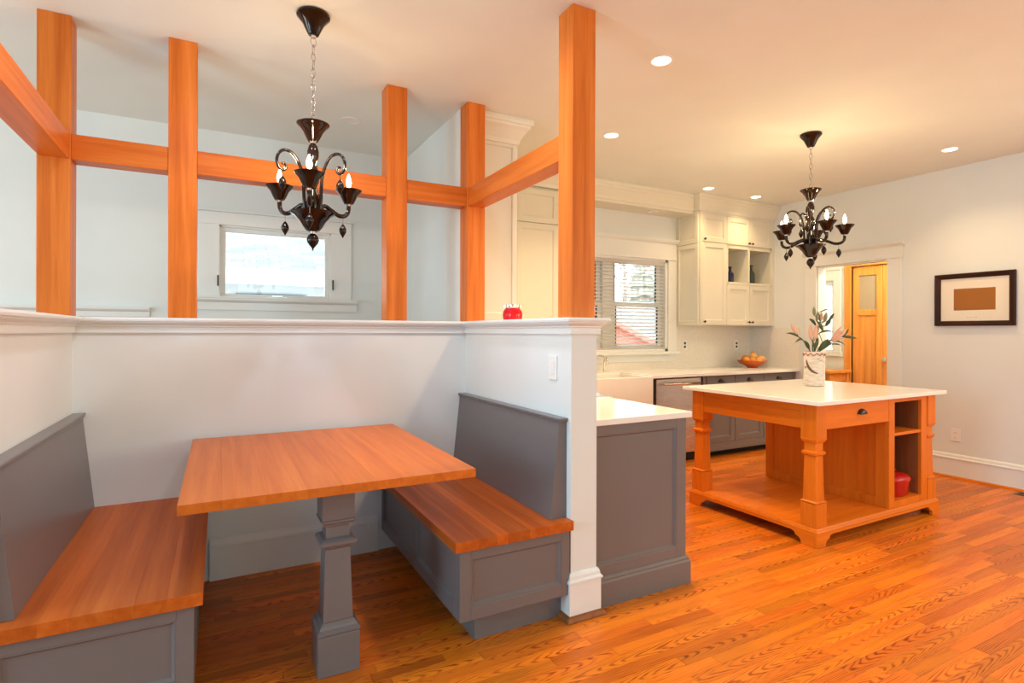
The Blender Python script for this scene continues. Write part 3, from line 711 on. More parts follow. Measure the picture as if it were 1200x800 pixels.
# cabinet on the right of the window
UY = 4.30
t = thing('upper_cabinet', (5.17, UY, 1.365), 'cream upper cabinet with open cubbies, right of the kitchen window', 'cabinet')
m = MB(); x0, x1 = 4.577, 5.786; cb = (4.995, 5.735, 1.845, 2.235)
th = 0.02
m.box(x0, cb[0], UY, YB - 0.001, 1.365, 2.68); m.box(cb[0], x1, UY, YB - 0.001, 1.365, cb[2]); m.box(cb[0], x1, UY, YB - 0.001, cb[3], 2.68); m.box(cb[1], x1, UY, YB - 0.001, cb[2], cb[3])
m.box(cb[0], cb[1], YB - 0.02, YB - 0.001, cb[2], cb[3]); m.build('body', 'cream_paint', t)
F = ('Y', UY, -1)
m = MB(); face_box(m, F, cb[0] - 0.012, cb[0] + 0.014, cb[2] - 0.02, cb[3] + 0.02, -0.01, 0.018); face_box(m, F, cb[1] - 0.014, cb[1] + 0.012, cb[2] - 0.02, cb[3] + 0.02, -0.01, 0.018)
face_box(m, F, cb[0], cb[1], cb[2] - 0.02, cb[2] + 0.008, -0.01, 0.018); face_box(m, F, cb[0], cb[1], cb[3] - 0.008, cb[3] + 0.02, -0.01, 0.018)
m.box(5.338, 5.362, UY - 0.018, YB - 0.02, cb[2], cb[3]); m.build('cubby_frame', 'cream_paint', t, bevel=0.001)
m = MB(); face_box(m, F, 4.577, 4.603, 1.365, 2.60, 0, 0.02); face_box(m, F, 5.74, 5.786, 1.365, 2.60, 0, 0.02); face_box(m, F, 4.603, 5.74, 2.58, 2.62, 0, 0.02); m.build('face_frame', 'cream_paint', t, bevel=0.001)
def udoor(a, b_, z0, z1, ku, kz):
    d = shaker(t, F, a, b_, z0, z1, 'cream_paint', rail=0.05, t=0.02, rec=0.01, bead=0.008); knob(d, F, ku, kz); return d
udoor(4.605, 4.985, 2.275, 2.578, 4.63, 2.30); udoor(4.605, 4.985, 1.372, 2.268, 4.63, 1.405)
udoor(4.99, 5.36, 2.275, 2.578, 5.335, 2.30); udoor(5.364, 5.738, 2.275, 2.578, 5.39, 2.30)
udoor(4.99, 5.36, 1.372, 1.822, 5.335, 1.405); udoor(5.364, 5.738, 1.372, 1.822, 5.39, 1.405)
Fs = ('X', 4.577, -1)
shaker(t, Fs, UY, YB - 0.002, 2.255, 2.60, 'cream_paint', rail=0.045, t=0.018, name='side_panel', bead=0.006); shaker(t, Fs, UY, YB - 0.002, 1.365, 2.25, 'cream_paint', rail=0.045, t=0.018, name='side_panel', bead=0.006)
m = sweep(MB(), [(4.559, UY + 0.04), (4.559, UY - 0.02), (5.786, UY - 0.02)], CROWN, False, -1); m.build('crown', 'cream_paint', t)
# cabinet on the left of the window (mostly behind the tallest post)
t = thing('upper_cabinet', (2.5, UY, 1.365), 'cream upper cabinet left of the kitchen window, behind the tallest post', 'cabinet')
x0, x1 = 1.88, 2.765
MB().box(x0, x1, UY, YB - 0.001, 1.365, 2.68).build('body', 'cream_paint', t)
for a, b_ in ((1.885, 2.325), (2.33, 2.762)):
    for z0, z1 in ((2.275, 2.578), (1.372, 2.268)):
        d = shaker(t, F, a, b_, z0, z1, 'cream_paint', rail=0.05, rec=0.01, bead=0.008)
sweep(MB(), [(x0, UY - 0.02), (x1 + 0.0, UY - 0.02), (x1, UY + 0.04)], CROWN, False, -1).build('crown', 'cream_paint', t)
# soffit bridging over the window
t = thing('window_soffit', (3.67, 4.36, 2.57), 'cream soffit with crown moulding bridging over the kitchen window', 'soffit')
MB().box(2.766, 4.558, 4.36, YB - 0.001, 2.575, ZC - 0.001).build('body', 'cream_paint', t)
sweep(MB(), [(2.766, 4.36), (4.558, 4.36)], CROWN, False, -1).build('crown', 'cream_paint', t)
m = MB().lathe(4.07, 4.47, [(0.055, 2.574), (0.055, 2.568), (0.036, 2.566), (0.034, 2.572)]); m.build('puck_light', 'plate_white', t, smooth='angle')
# wall cabinets on the kitchen side of the stair wall, seen end-on
t = thing('wall_cabinet', (1.7, 3.43, 1.365), 'cream wall cabinet seen end-on beside the right corner post', 'cabinet')
MB().box(1.531, 1.833, 3.43, UY - 0.021, 1.365, 2.68).build('body', 'cream_paint', t)
shaker(t, ('Y', 3.43, -1), 1.531, 1.855, 1.365, 2.63, 'cream_paint', rails=(0.05, 0.036, 0.05, 0.05), t=0.02, name='end_panel', bead=0.006)
for k in range(2):
    d = shaker(t, ('X', 1.833, 1), 3.43 + k * 0.42, 3.43 + (k + 1) * 0.42 - 0.004, 1.372, 2.62, 'cream_paint', rail=0.05, rec=0.01, bead=0.008); knob(d, ('X', 1.833, 1), 3.43 + 0.42 + (0.03 if k else -0.034), 1.41)
sweep(MB(), [(1.531, 3.41), (1.853, 3.41), (1.853, UY - 0.115)], CROWN, False, -1).build('crown', 'cream_paint', t)

# base cabinets
def base_cab(name, x0, x1, label, drawers, doors, bracket=True):
    t = thing(name, ((x0 + x1) / 2, FY, 0), label, 'cabinet')
    F = ('Y', FY, -1)
    (MB().box(x0, x1, FY, YB - 0.001, 0.10, CT0) if bracket else MB().box(x0, x1, FY, YB - 0.001, 0.10, 0.59).box(x0, 2.944, FY, YB - 0.001, 0.59, CT0).box(3.61, x1, FY, YB - 0.001, 0.59, CT0)).build('body', 'grey_paint', t)
    m = MB(); face_box(m, F, x0, x0 + 0.045, 0.10, CT0, 0, 0.021); face_box(m, F, x1 - 0.045, x1, 0.10, CT0, 0, 0.021); face_box(m, F, x0 + 0.045, x1 - 0.045, 0.10, 0.15, 0, 0.02)
    m.build('face_frame', 'grey_paint', t, bevel=0.002)
    for a, b_ in drawers:
        m = MB(); face_box(m, F, a, b_, 0.705, 0.842, 0, 0.02); d = m.build('drawer', 'grey_paint', t, bevel=0.0025); cup_pull(d, F, (a + b_) / 2, 0.79)
    for a, b_, k in doors:
        d = shaker(t, F, a, b_, 0.152, 0.70, 'grey_paint', rail=0.055, rec=0.012, bead=0.012); knob(d, F, k, 0.66)
    if bracket:
        xs = [x0, x0 + 0.09]
        poly = [(x0, 0.0), (x0 + 0.055, 0.0), (x0 + 0.062, 0.035), (x0 + 0.085, 0.045), (x0 + 0.095, 0.07), (x1 - 0.095, 0.07), (x1 - 0.085, 0.045), (x1 - 0.062, 0.035), (x1 - 0.055, 0.0), (x1, 0.0), (x1, 0.105), (x0, 0.105)]
        m = MB(); m.prism(poly, 'Y', FY - 0.022, FY + 0.01); m.build('plinth', 'grey_paint', t, bevel=0.002)
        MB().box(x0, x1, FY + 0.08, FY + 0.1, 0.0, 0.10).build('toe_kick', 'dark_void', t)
    return t
base_cab('base_cabinet', 4.318, 5.786, 'taupe base cabinet with cup-pull drawers below the fruit bowl',
         [(4.375, 4.785), (4.792, 5.235), (5.242, 5.735)], [(4.375, 4.785, 4.755), (4.792, 5.235, 4.825), (5.242, 5.735, 5.27)])
t = base_cab('sink_cabinet', 2.20, 3.66, 'grey sink cabinet under the white apron sink', [], [(2.26, 2.93, 2.9), (3.62, 3.64, 3.63)] if False else [(2.26, 2.90, 2.87)], bracket=False)
# dishwasher
t = thing('dishwasher', (3.98, 4.0, 0), 'stainless dishwasher with bar handle between sink and taupe cabinet', 'dishwasher')
MB().box(3.672, 4.310, 4.06, YB - 0.001, 0.0, CT0 - 0.004).build('body', 'black_plastic', t)
MB().box(3.70, 4.292, 4.0, 4.06, 0.098, 0.834).build('door', 'stainless', t, bevel=0.004)
m = MB(); m.tube([(3.76, 3.955, 0.785), (4.24, 3.955, 0.785)], 0.011, 12); m.tube([(3.79, 3.955, 0.785), (3.79, 4.0, 0.785)], 0.008, 8); m.tube([(4.21, 3.955, 0.785), (4.21, 4.0, 0.785)], 0.008, 8)
m.build('handle', 'nickel', t, smooth=True)
MB().box(3.662, 3.69, 3.995, 4.10, 0.0, CT0).build('filler_strip', 'dark_bronze', t)
# window wall worktop, cut for the sink
m = MB(); m.box(1.532, 2.945, 3.95, YB - 0.001, CT0, CT1); m.box(3.61, XR - 0.001, 3.95, YB - 0.001, CT0, CT1); m.box(2.945, 3.61, 4.43, YB - 0.001, CT0, CT1)
o = m.build('worktop', 'quartz', bevel=0.003); tag(o, 'pale stone worktop along the window wall under the fruit bowl', 'worktop')
# apron sink
t = thing('apron_sink', (3.28, 4.2, 0.6), 'white farmhouse sink with deep apron front below the kitchen window', 'sink')
m = MB(); x0, x1, y0, y1 = 2.948, 3.607, 3.94, 4.428
rr = lambda i, z: [(x0 + i, y0 + i, z), (x1 - i, y0 + i, z), (x1 - i, y1 - i, z), (x0 + i, y1 - i, z)]
m.loft([rr(0.0, 0.60), rr(0.0, 0.868), rr(0.004, 0.873), rr(0.022, 0.873), rr(0.028, 0.866), rr(0.034, 0.66), rr(0.05, 0.64)]); m.build('basin', 'porcelain', t, bevel=0.006)
m = MB().lathe(3.28, 4.2, [(0.04, 0.639), (0.04, 0.643), (0.03, 0.644), (0.001, 0.6445)]); m.build('drain', 'chrome', t, smooth='angle')
# faucet
t = thing('faucet', (3.33, 4.50, CT1), 'brushed nickel gooseneck faucet behind the apron sink', 'faucet')
MB().lathe(3.33, 4.50, [(0.026, CT1), (0.026, CT1 + 0.012), (0.016, CT1 + 0.018), (0.014, CT1 + 0.06)]).build('base', 'nickel', t, smooth='angle')
pts = [(3.33, 4.50, CT1 + 0.05), (3.33, 4.50, CT1 + 0.12), (3.34, 4.49, CT1 + 0.155), (3.37, 4.46, CT1 + 0.17), (3.40, 4.42, CT1 + 0.155), (3.415, 4.40, CT1 + 0.12), (3.418, 4.395, CT1 + 0.09)]
MB().tube(smooth_path(pts), 0.010, 10).build('spout', 'nickel', t, smooth=True)
t = thing('side_sprayer', (3.475, 4.52, CT1), 'slim nickel sprayer standing beside the gooseneck faucet', 'sprayer')
MB().lathe(3.475, 4.52, [(0.02, CT1), (0.02, CT1 + 0.008), (0.012, CT1 + 0.012), (0.009, CT1 + 0.10)]).build('body', 'nickel', t, smooth='angle')
MB().tube(smooth_path([(3.475, 4.52, CT1 + 0.095), (3.478, 4.517, CT1 + 0.125), (3.50, 4.50, CT1 + 0.15)]), 0.009, 8).build('head', 'nickel', t, smooth=True)
# peninsula behind the half wall end
t = thing('peninsula_cabinet', (1.83, 2.4, 0), 'grey panelled cabinet end standing against the free end of the half wall', 'cabinet')
MB().box(1.532, 2.11, 2.105, 2.745, 0.0, CT0 - 0.001).build('body', 'grey_paint', t)
shaker(t, ('Y', 2.105, -1), 1.532, 2.13, 0.0, CT0 - 0.001, 'grey_paint', rails=(0.02, 0.065, 0.19, 0.045), t=0.02, rec=0.013, name='end_panel', bead=0.015)
m = MB(); sweep(m, [(1.548, 2.085), (2.13, 2.085), (2.13, 2.70)], [(0.0, 0.0), (0.018, 0.0), (0.018, 0.112), (0.012, 0.120), (0.012, 0.128), (0.004, 0.138), (0.0, 0.140)], False, -1); m.build('base_moulding', 'grey_paint', t)
for k in range(1):
    d = shaker(t, ('X', 2.11, 1), 2.11, 2.74, 0.15, 0.70, 'grey_paint', rail=0.06); knob(d, ('X', 2.11, 1), 2.70, 0.64)
    m = MB(); face_box(m, ('X', 2.11, 1), 2.11, 2.74, 0.71, 0.842, 0, 0.02); d = m.build('drawer', 'grey_paint', t, bevel=0.002); cup_pull(d, ('X', 2.11, 1), 2.42, 0.785)
o = MB().box(1.532, 2.157, 2.068, 2.752, CT0, CT1).build('worktop', 'quartz', bevel=0.003); tag(o, 'white stone worktop on the grey peninsula end beside the half wall', 'worktop')
# range
t = thing('cooking_range', (1.85, 3.13, 0), 'stainless range with black grates behind the peninsula worktop', 'range')
MB().box(1.535, 2.17, 2.756, 3.503, 0.0, 0.855).build('body', 'stainless', t, bevel=0.003)
MB().box(1.535, 2.20, 2.756, 3.503, 0.855, 0.890).build('cooktop', 'stainless', t, bevel=0.006)
for k in range(2):
    y0 = 2.80 + k * 0.345; m = MB()
    for yy in (y0, y0 + 0.155, y0 + 0.30): m.box(1.58, 2.08, yy, yy + 0.012, 0.906, 0.920)
    for xx in (1.58, 1.745, 1.905, 2.068): m.box(xx, xx + 0.012, y0, y0 + 0.312, 0.906, 0.920)
    for xx in (1.58, 2.068):
        for yy in (y0, y0 + 0.30): m.box(xx, xx + 0.012, yy, yy + 0.012, 0.889, 0.908)
    m.build('grate', 'black_iron', t, bevel=0.002)
    for xx in (1.70, 1.96):
        MB().lathe(xx, y0 + 0.156, [(0.045, 0.890), (0.045, 0.898), (0.03, 0.903), (0.001, 0.904)]).build('burner', 'black_iron', t, smooth='angle')
for k in range(4): knob(t, ('X', 2.17, 1), 2.87 + k * 0.17, 0.80, 'black_plastic', 0.022, n0=0.0)
MB().tube([(2.215, 2.82, 0.70), (2.215, 3.44, 0.70)], 0.012, 10).box(2.165, 2.215, 2.85, 2.87, 0.69, 0.71).box(2.165, 2.215, 3.39, 3.41, 0.69, 0.71).build('handle', 'nickel', t)
t = thing('base_cabinet', (1.83, 3.72, 0), 'grey base cabinet in the corner between range and sink', 'cabinet')
MB().box(1.532, 2.11, 3.507, 4.6, 0.0, CT0 - 0.001).build('body', 'grey_paint', t)
d = shaker(t, ('X', 2.11, 1), 3.51, 3.93, 0.15, 0.84, 'grey_paint', rail=0.06); knob(d, ('X', 2.11, 1), 3.56, 0.7)
o = MB().box(1.532, 2.157, 3.507, 3.948, CT0, CT1).build('worktop', 'quartz', bevel=0.003); tag(o, 'small stone worktop between the range and the window wall', 'worktop')
# backsplash tile (setting)
m = MB(); m.box(1.54, XR - 0.002, YB - 0.008, YB + 0.001, CT1, 0.965); m.box(4.552, XR - 0.002, YB - 0.008, YB + 0.001, 0.965, 1.366); m.box(1.54, 2.81, YB - 0.008, YB + 0.001, 0.965, 1.366)
m.box(XR - 0.008, XR + 0.001, 3.955, YB, CT1, 1.345)
struct(m, 'trim_6', 'herringbone_tile')

# ------------------------------------------------------------------ island
t = thing('kitchen_island', (3.83, 2.53, 0), 'orange wooden kitchen island with turned legs, lower shelf and open cubbies', 'island')
IX0, IX1, IY0, IY1 = 3.146, 4.545, 2.035, 3.045
PZ = 0.112
MB().box(3.108, 4.572, 2.0, 3.078, 0.855, 0.880).build('stone_top', 'quartz', t, bevel=0.003, label='pale polished stone top')
# lower shelf of boards with moulded edge and bracket feet
sh = MB().box(IX0 + 0.03, IX1 - 0.03, IY0 + 0.03, IY1 - 0.03, 0.078, 0.098).build('shelf', 'cherry_x', t)
n = 7; w = (IY1 - IY0 - 0.036) / n
for k in range(n): MB().box(IX0 + 0.018, IX1 - 0.018, IY0 + 0.018 + k * w + 0.0004, IY0 + 0.018 + (k + 1) * w - 0.0004, 0.098, PZ).build('board', 'cherry_x', sh, bevel=0.001, seg=1)
ring = [(IX0 + 0.018, IY0 + 0.018), (IX1 - 0.018, IY0 + 0.018), (IX1 - 0.018, IY1 - 0.018), (IX0 + 0.018, IY1 - 0.018)]
sweep(MB(), ring, [(0.0, 0.080), (0.018, 0.080), (0.018, 0.090), (0.014, 0.096), (0.012, 0.102), (0.006, 0.110), (0.0, PZ)], True, -1).build('edge_moulding', 'cherry_x', sh)
def bracket(F, a, b_):
    h = 0.082; L_ = b_ - a
    poly = [(a, 0), (a + 0.085, 0), (a + 0.088, 0.022), (a + 0.100, 0.036), (a + 0.122, 0.042), (a + 0.128, 0.058), (a + 0.15, 0.066), (b_ - 0.15, 0.066), (b_ - 0.128, 0.058), (b_ - 0.122, 0.042), (b_ - 0.100, 0.036), (b_ - 0.088, 0.022), (b_ - 0.085, 0), (b_, 0), (b_, h), (a, h)]
    if F[0] == 'Y': return MB().prism(poly, 'Y', F[1], F[1] + F[2] * 0.022)
    return MB().prism(poly, 'X', F[1], F[1] + F[2] * 0.022)
bracket(('Y', IY0, 1), IX0, IX1).build('base_rail', 'cherry_x', t, bevel=0.002); bracket(('Y', IY1, -1), IX0, IX1).build('base_rail', 'cherry_x', t, bevel=0.002)
bracket(('X', IX0, 1), IY0 + 0.022, IY1 - 0.022).build('base_rail', 'cherry_y', t, bevel=0.002); bracket(('X', IX1, -1), IY0 + 0.022, IY1 - 0.022).build('base_rail', 'cherry_y', t, bevel=0.002)
def island_leg(cx, cy):
    lg = MB().sq(cx, cy, [(PZ, 0.052), (0.252, 0.052)]).build('leg', 'cherry_z', t, bevel=0.002)
    MB().sq(cx, cy, [(0.252, 0.046), (0.256, 0.052), (0.262, 0.052), (0.270, 0.042)]).build('base_moulding', 'cherry_z', lg)
    MB().sq(cx, cy, [(0.270, 0.042), (0.545, 0.036)]).build('shaft', 'cherry_z', lg, bevel=0.0015)
    MB().sq(cx, cy, [(0.538, 0.036), (0.545, 0.044), (0.552, 0.048), (0.564, 0.048), (0.570, 0.038)]).build('ring_moulding', 'cherry_z', lg)
    MB().sq(cx, cy, [(0.570, 0.036), (0.624, 0.036)]).build('neck', 'cherry_z', lg)
    MB().sq(cx, cy, [(0.620, 0.037), (0.626, 0.046), (0.634, 0.048), (0.640, 0.052), (0.647, 0.052)]).build('collar', 'cherry_z', lg)
    MB().sq(cx, cy, [(0.647, 0.051), (0.855, 0.051)]).build('block', 'cherry_z', lg, bevel=0.0015)
for cx in (IX0 + 0.066, IX1 - 0.064):
    for cy in (IY0 + 0.068, IY1 - 0.066): island_leg(cx, cy)
lx0, lx1, ly0, ly1 = IX0 + 0.117, IX1 - 0.115, IY0 + 0.119, IY1 - 0.117
CX0 = 3.948
MB().box(IX0 + 0.022, IX0 + 0.045, ly0, ly1, 0.70, 0.855).build('apron', 'cherry_y', t, bevel=0.002)
MB().box(IX0 + 0.016, IX0 + 0.022, ly0, ly1, 0.80, 0.806).build('bead', 'cherry_y', t, bevel=0.002)
MB().box(lx0, CX0, IY1 - 0.045, IY1 - 0.022, 0.70, 0.855).build('apron', 'cherry_x', t, bevel=0.002)
dr = MB().box(lx0 + 0.003, CX0 - 0.003, IY0 + 0.022, IY0 + 0.045, 0.698, 0.852).build('drawer', 'cherry_x', t, bevel=0.002)
cup_pull(dr, ('Y', IY0 + 0.022, -1), 3.63, 0.785, n0=0.0)
# cubby cabinet
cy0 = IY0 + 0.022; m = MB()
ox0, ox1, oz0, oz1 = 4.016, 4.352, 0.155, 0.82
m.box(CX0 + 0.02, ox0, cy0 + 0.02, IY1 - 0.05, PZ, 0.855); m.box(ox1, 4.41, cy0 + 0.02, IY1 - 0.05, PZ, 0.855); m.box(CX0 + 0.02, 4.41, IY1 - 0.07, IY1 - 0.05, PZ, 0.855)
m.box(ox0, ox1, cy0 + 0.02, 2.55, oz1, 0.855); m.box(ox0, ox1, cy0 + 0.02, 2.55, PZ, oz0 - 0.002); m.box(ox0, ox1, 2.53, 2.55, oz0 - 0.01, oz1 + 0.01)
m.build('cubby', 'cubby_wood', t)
m = MB(); m.box(CX0, ox0, cy0, cy0 + 0.022, PZ, 0.855); m.box(ox1, 4.43, cy0, cy0 + 0.022, PZ, 0.855); m.box(ox0, ox1, cy0, cy0 + 0.022, PZ, oz0); m.box(ox0, ox1, cy0, cy0 + 0.022, oz1, 0.855)
m.build('face_frame', 'cherry_z', t, bevel=0.0015)
MB().box(ox0, ox1, cy0 + 0.004, 2.53, 0.592, 0.612).build('cubby_shelf', 'cherry_x', t, bevel=0.001)
MB().box(ox0, ox1, cy0 + 0.0225, 2.53, oz0 - 0.003, oz0 + 0.001).build('cubby_floor', 'cherry_x', t)
ym = (cy0 + IY1 - 0.05) / 2 + 0.02
Fi = ('X', CX0 + 0.02, -1)
shaker(t, Fi, cy0 + 0.022, ym, PZ, 0.855, 'cherry_z', rails=(0.065, 0.035, 0.06, 0.155), name='side_panel', rec=0.012, bead=0.003)
shaker(t, Fi, ym, IY1 - 0.05, PZ, 0.855, 'cherry_z', rails=(0.035, 0.06, 0.06, 0.155), name='side_panel', rec=0.012, bead=0.003)

# red casserole in the lower cubby
def casserole():
    t = thing('casserole', (4.185, 2.155, oz0), 'red enamel casserole with lid in the lower cubby of the island', 'casserole')
    def ell(ax, ay, z, n=28): return [(4.185 + ax * math.cos(2 * PI * i / n), 2.155 + ay * math.sin(2 * PI * i / n), z) for i in range(n)]
    z = oz0 + 0.0015
    MB().loft([ell(0.118, 0.066, z), ell(0.130, 0.076, z + 0.01), ell(0.143, 0.088, z + 0.10), ell(0.147, 0.091, z + 0.106), ell(0.147, 0.091, z + 0.112), ell(0.139, 0.083, z + 0.112)]).build('pot', 'red_enamel', t, smooth='angle')
    MB().loft([ell(0.148, 0.092, z + 0.1125), ell(0.148, 0.092, z + 0.120), ell(0.136, 0.082, z + 0.133), ell(0.092, 0.055, z + 0.148), ell(0.03, 0.025, z + 0.154), ell(0.001, 0.001, z + 0.1545)]).build('lid', 'red_enamel', t, smooth='angle')
    MB().lathe(4.185, 2.155, [(0.009, z + 0.154), (0.009, z + 0.166), (0.02, z + 0.171), (0.02, z + 0.179), (0.001, z + 0.182)], 16).build('lid_knob', 'red_enamel', t, smooth='angle')
    for s in (-1, 1):
        pts = smooth_path([(4.185 + s * 0.138, 2.125, z + 0.092), (4.185 + s * 0.158, 2.13, z + 0.092), (4.185 + s * 0.158, 2.18, z + 0.092), (4.185 + s * 0.138, 2.185, z + 0.092)], 4)
        MB().tube(pts, 0.007, 8).build('handle', 'red_enamel', t, smooth=True)
casserole()

# ------------------------------------------------------------------ vase and lilies
VX, VY = 4.035, 2.64; VZ = CT1
RI = Vector((math.cos(YAW), -math.sin(YAW), 0)); FO = Vector((math.sin(YAW), math.cos(YAW), 0)); UP = Vector((0, 0, 1))
def at(a, b_, d=0): return Vector((VX, VY, VZ)) + RI * a + UP * b_ + FO * d
t = thing('birch_vase', (VX, VY, VZ), 'white birch bark vase with red stitching on the island top', 'vase')
prof = [(0.062, VZ), (0.069, VZ + 0.004), (0.072, VZ + 0.06), (0.070, VZ + 0.15), (0.073, VZ + 0.25), (0.071, VZ + 0.262), (0.062, VZ + 0.264), (0.060, VZ + 0.25), (0.058, VZ + 0.05), (0.001, VZ + 0.045)]
MB().lathe(VX, VY, prof, 32).build('body', 'birch_bark', t, smooth='angle')
n = 22
for k in range(n):
    a0 = 2 * PI * k / n; a1 = a0 + 2 * PI / n * 0.9; z0, z1 = (VZ + 0.232, VZ + 0.252) if k % 2 else (VZ + 0.252, VZ + 0.232)
    rr_ = 0.0745
    MB().tube([(VX + rr_ * math.cos(a0), VY + rr_ * math.sin(a0), z0), (VX + rr_ * math.cos((a0 + a1) / 2), VY + rr_ * math.sin((a0 + a1) / 2), (z0 + z1) / 2), (VX + rr_ * math.cos(a1), VY + rr_ * math.sin(a1), z1)], 0.003, 5).build('stitch', 'stitch_red', t)
pts = [at(-0.069, 0.20, -0.02), at(-0.067, 0.17, -0.028), at(-0.060, 0.14, -0.040), at(-0.048, 0.12, -0.054), at(-0.032, 0.107, -0.066), at(-0.01, 0.10, -0.073)]
MB().tube(smooth_path(pts, 4), [0.003 + 0.007 * math.sin(PI * i / 20) for i in range(21)], 6).build('bark_scar', 'bark_brown', t, smooth=True, label='curled dark strip of bark')
def leaf_mesh(p0, p1, bend, w, fold=0.25, n=7):
    """pointed leaf from p0 to p1 bowing by bend (vector); thin closed blade"""
    p0, p1, bend = Vector(p0), Vector(p1), Vector(bend); ax = (p1 - p0).normalized()
    sd = ax.cross(FO * -1 + UP * 0.3).normalized(); nr = sd.cross(ax).normalized(); rings = []
    for i in range(n + 1):
        s_ = i / n; c = p0.lerp(p1, s_) + bend * (4 * s_ * (1 - s_)); ww = max(w * (math.sin(PI * min(1, 0.06 + s_ * 0.94)) ** 0.75), 0.0008)
        rings.append([c - sd * ww + nr * ww * fold, c + nr * 0.0012, c + sd * ww + nr * ww * fold, c - nr * 0.0012])
    return MB().loft(rings)
def bud_mesh(p0, p1, r):
    p0, p1 = Vector(p0), Vector(p1); n = 8; pts = [p0.lerp(p1, i / n) for i in range(n + 1)]
    rad = [max(0.0015, r * math.sin(PI * (0.10 + 0.84 * (i / n)) ** 0.85)) for i in range(n + 1)]
    return MB().tube(pts, rad, 6)
S_ = 0.00106     # metre per measured unit
def q(x, y, d=0): return at((x - 275) * S_, 0.264 + (430 - y) * S_, d)
def lily(label, stem, leaves, buds):
    t = thing('lily_stem', tuple(stem[0]), label, 'flower', 'lilies in the birch vase')
    path = smooth_path(stem, 5); m = MB().tube(path, 0.0042, 6)
    for p_ in [a for a, *_ in leaves] + [a for a, *_ in buds]:      # stalks out to every leaf and bud
        c = min(path, key=lambda w_: (w_ - p_ + UP * 0.03).length)
        if (c - p_).length > 0.006: m.tube(smooth_path([c, c.lerp(p_, 0.5) + UP * 0.25 * (c - p_).length * 0.3, p_], 4), 0.0028, 5)
    m.build('stem', 'leaf_green', t, smooth=True)
    for (a, b_, bend, w) in leaves: leaf_mesh(a, b_, bend, w).build('leaf', 'leaf_green', t, smooth=True)
    for (a, b_, r, mat) in buds: bud_mesh(a, b_, r).build('bud', mat, t, smooth=True)
base = lambda dx, dd: q(275 + dx, 640, dd)
lily('lily stem reaching left with one pale pink bud over drooping leaves', [base(-15, 0.0), q(245, 430, 0), q(190, 350, -0.01), q(150, 325, -0.02)],
     [(q(160, 332, -0.02), q(58, 300, -0.03), (0, 0, 0.012), 0.009), (q(190, 350, -0.01), q(118, 368, -0.04), (0, 0, 0.016), 0.008), (q(240, 415, 0), q(192, 352, -0.02), (0, 0, 0.004), 0.017)],
     [(q(140, 303, -0.02), q(92, 230, -0.03), 0.017, 'petal_pink')])
lily('lily stem with two upright pink buds standing mid-left', [base(-5, -0.02), q(255, 420, -0.02), q(250, 350, -0.03)],
     [(q(260, 420, -0.03), q(285, 330, -0.04), (0, 0, 0.0), 0.014), (q(270, 420, -0.03), q(235, 350, -0.05), (0, 0, 0), 0.010)],
     [(q(235, 335, -0.03), q(232, 235, -0.03), 0.016, 'petal_pink'), (q(262, 340, -0.04), q(265, 235, -0.05), 0.018, 'petal_pink'), (q(285, 290, -0.02), q(298, 235, -0.02), 0.011, 'bud_green')])
lily('tallest lily stem with green closed buds above the others', [base(5, 0.02), q(290, 420, 0.02), q(320, 260, 0.02), q(330, 210, 0.02)],
     [(q(300, 245, 0.02), q(238, 195, 0.0), (0, 0, 0.008), 0.014), (q(350, 280, 0.02), q(300, 210, 0.0), (0, 0, 0), 0.016), (q(370, 245, 0.02), q(395, 190, 0.0), (0, 0, 0), 0.014), (q(390, 210, 0.02), q(420, 152, 0.0), (0, 0, 0), 0.011), (q(320, 150, 0.02), q(380, 122, 0), (0, 0, 0.004), 0.005)],
     [(q(288, 170, 0.02), q(282, 105, 0.02), 0.013, 'bud_green'), (q(305, 215, 0.02), q(312, 138, 0.02), 0.012, 'bud_green'), (q(335, 210, 0.03), q(340, 145, 0.02), 0.016, 'petal_pink'), (q(350, 215, 0.0), q(365, 145, 0.0), 0.014, 'bud_green')])
lily('lily stem with opening pink blooms leaning to the right', [base(15, -0.01), q(300, 420, -0.01), q(350, 365, -0.03), q(400, 330, -0.05)],
     [(q(300, 425, -0.03), q(345, 340, -0.06), (0, 0, 0.005), 0.022), (q(320, 420, 0), q(395, 350, 0.0), (0, 0, 0.01), 0.018), (q(380, 380, -0.02), q(448, 385, -0.04), (0, 0, 0.008), 0.006), (q(410, 360, -0.02), q(478, 385, -0.04), (0, 0, 0.014), 0.006), (q(300, 300, -0.02), q(390, 290, -0.04), (0, 0, 0.014), 0.007)],
     [(q(375, 345, -0.05), q(425, 280, -0.08), 0.016, 'petal_pink'), (q(380, 345, -0.05), q(460, 300, -0.06), 0.018, 'petal_pink'), (q(390, 330, -0.04), q(458, 245, -0.03), 0.014, 'petal_pink'), (q(385, 348, -0.05), q(440, 330, -0.10), 0.012, 'petal_pink')])
lily('lily stem with pink bud between long leaves at far right', [base(20, 0.01), q(310, 420, 0.01), q(400, 350, 0.01), q(455, 325, 0.0)],
     [(q(480, 325, 0), q(575, 335, -0.02), (0, 0, 0.004), 0.012), (q(485, 322, 0), q(528, 265, 0.0), (0, 0, 0), 0.010), (q(330, 420, 0.01), q(385, 365, -0.03), (0, 0, 0.01), 0.016)],
     [(q(450, 325, 0), q(510, 270, 0.0), 0.018, 'petal_pink')])

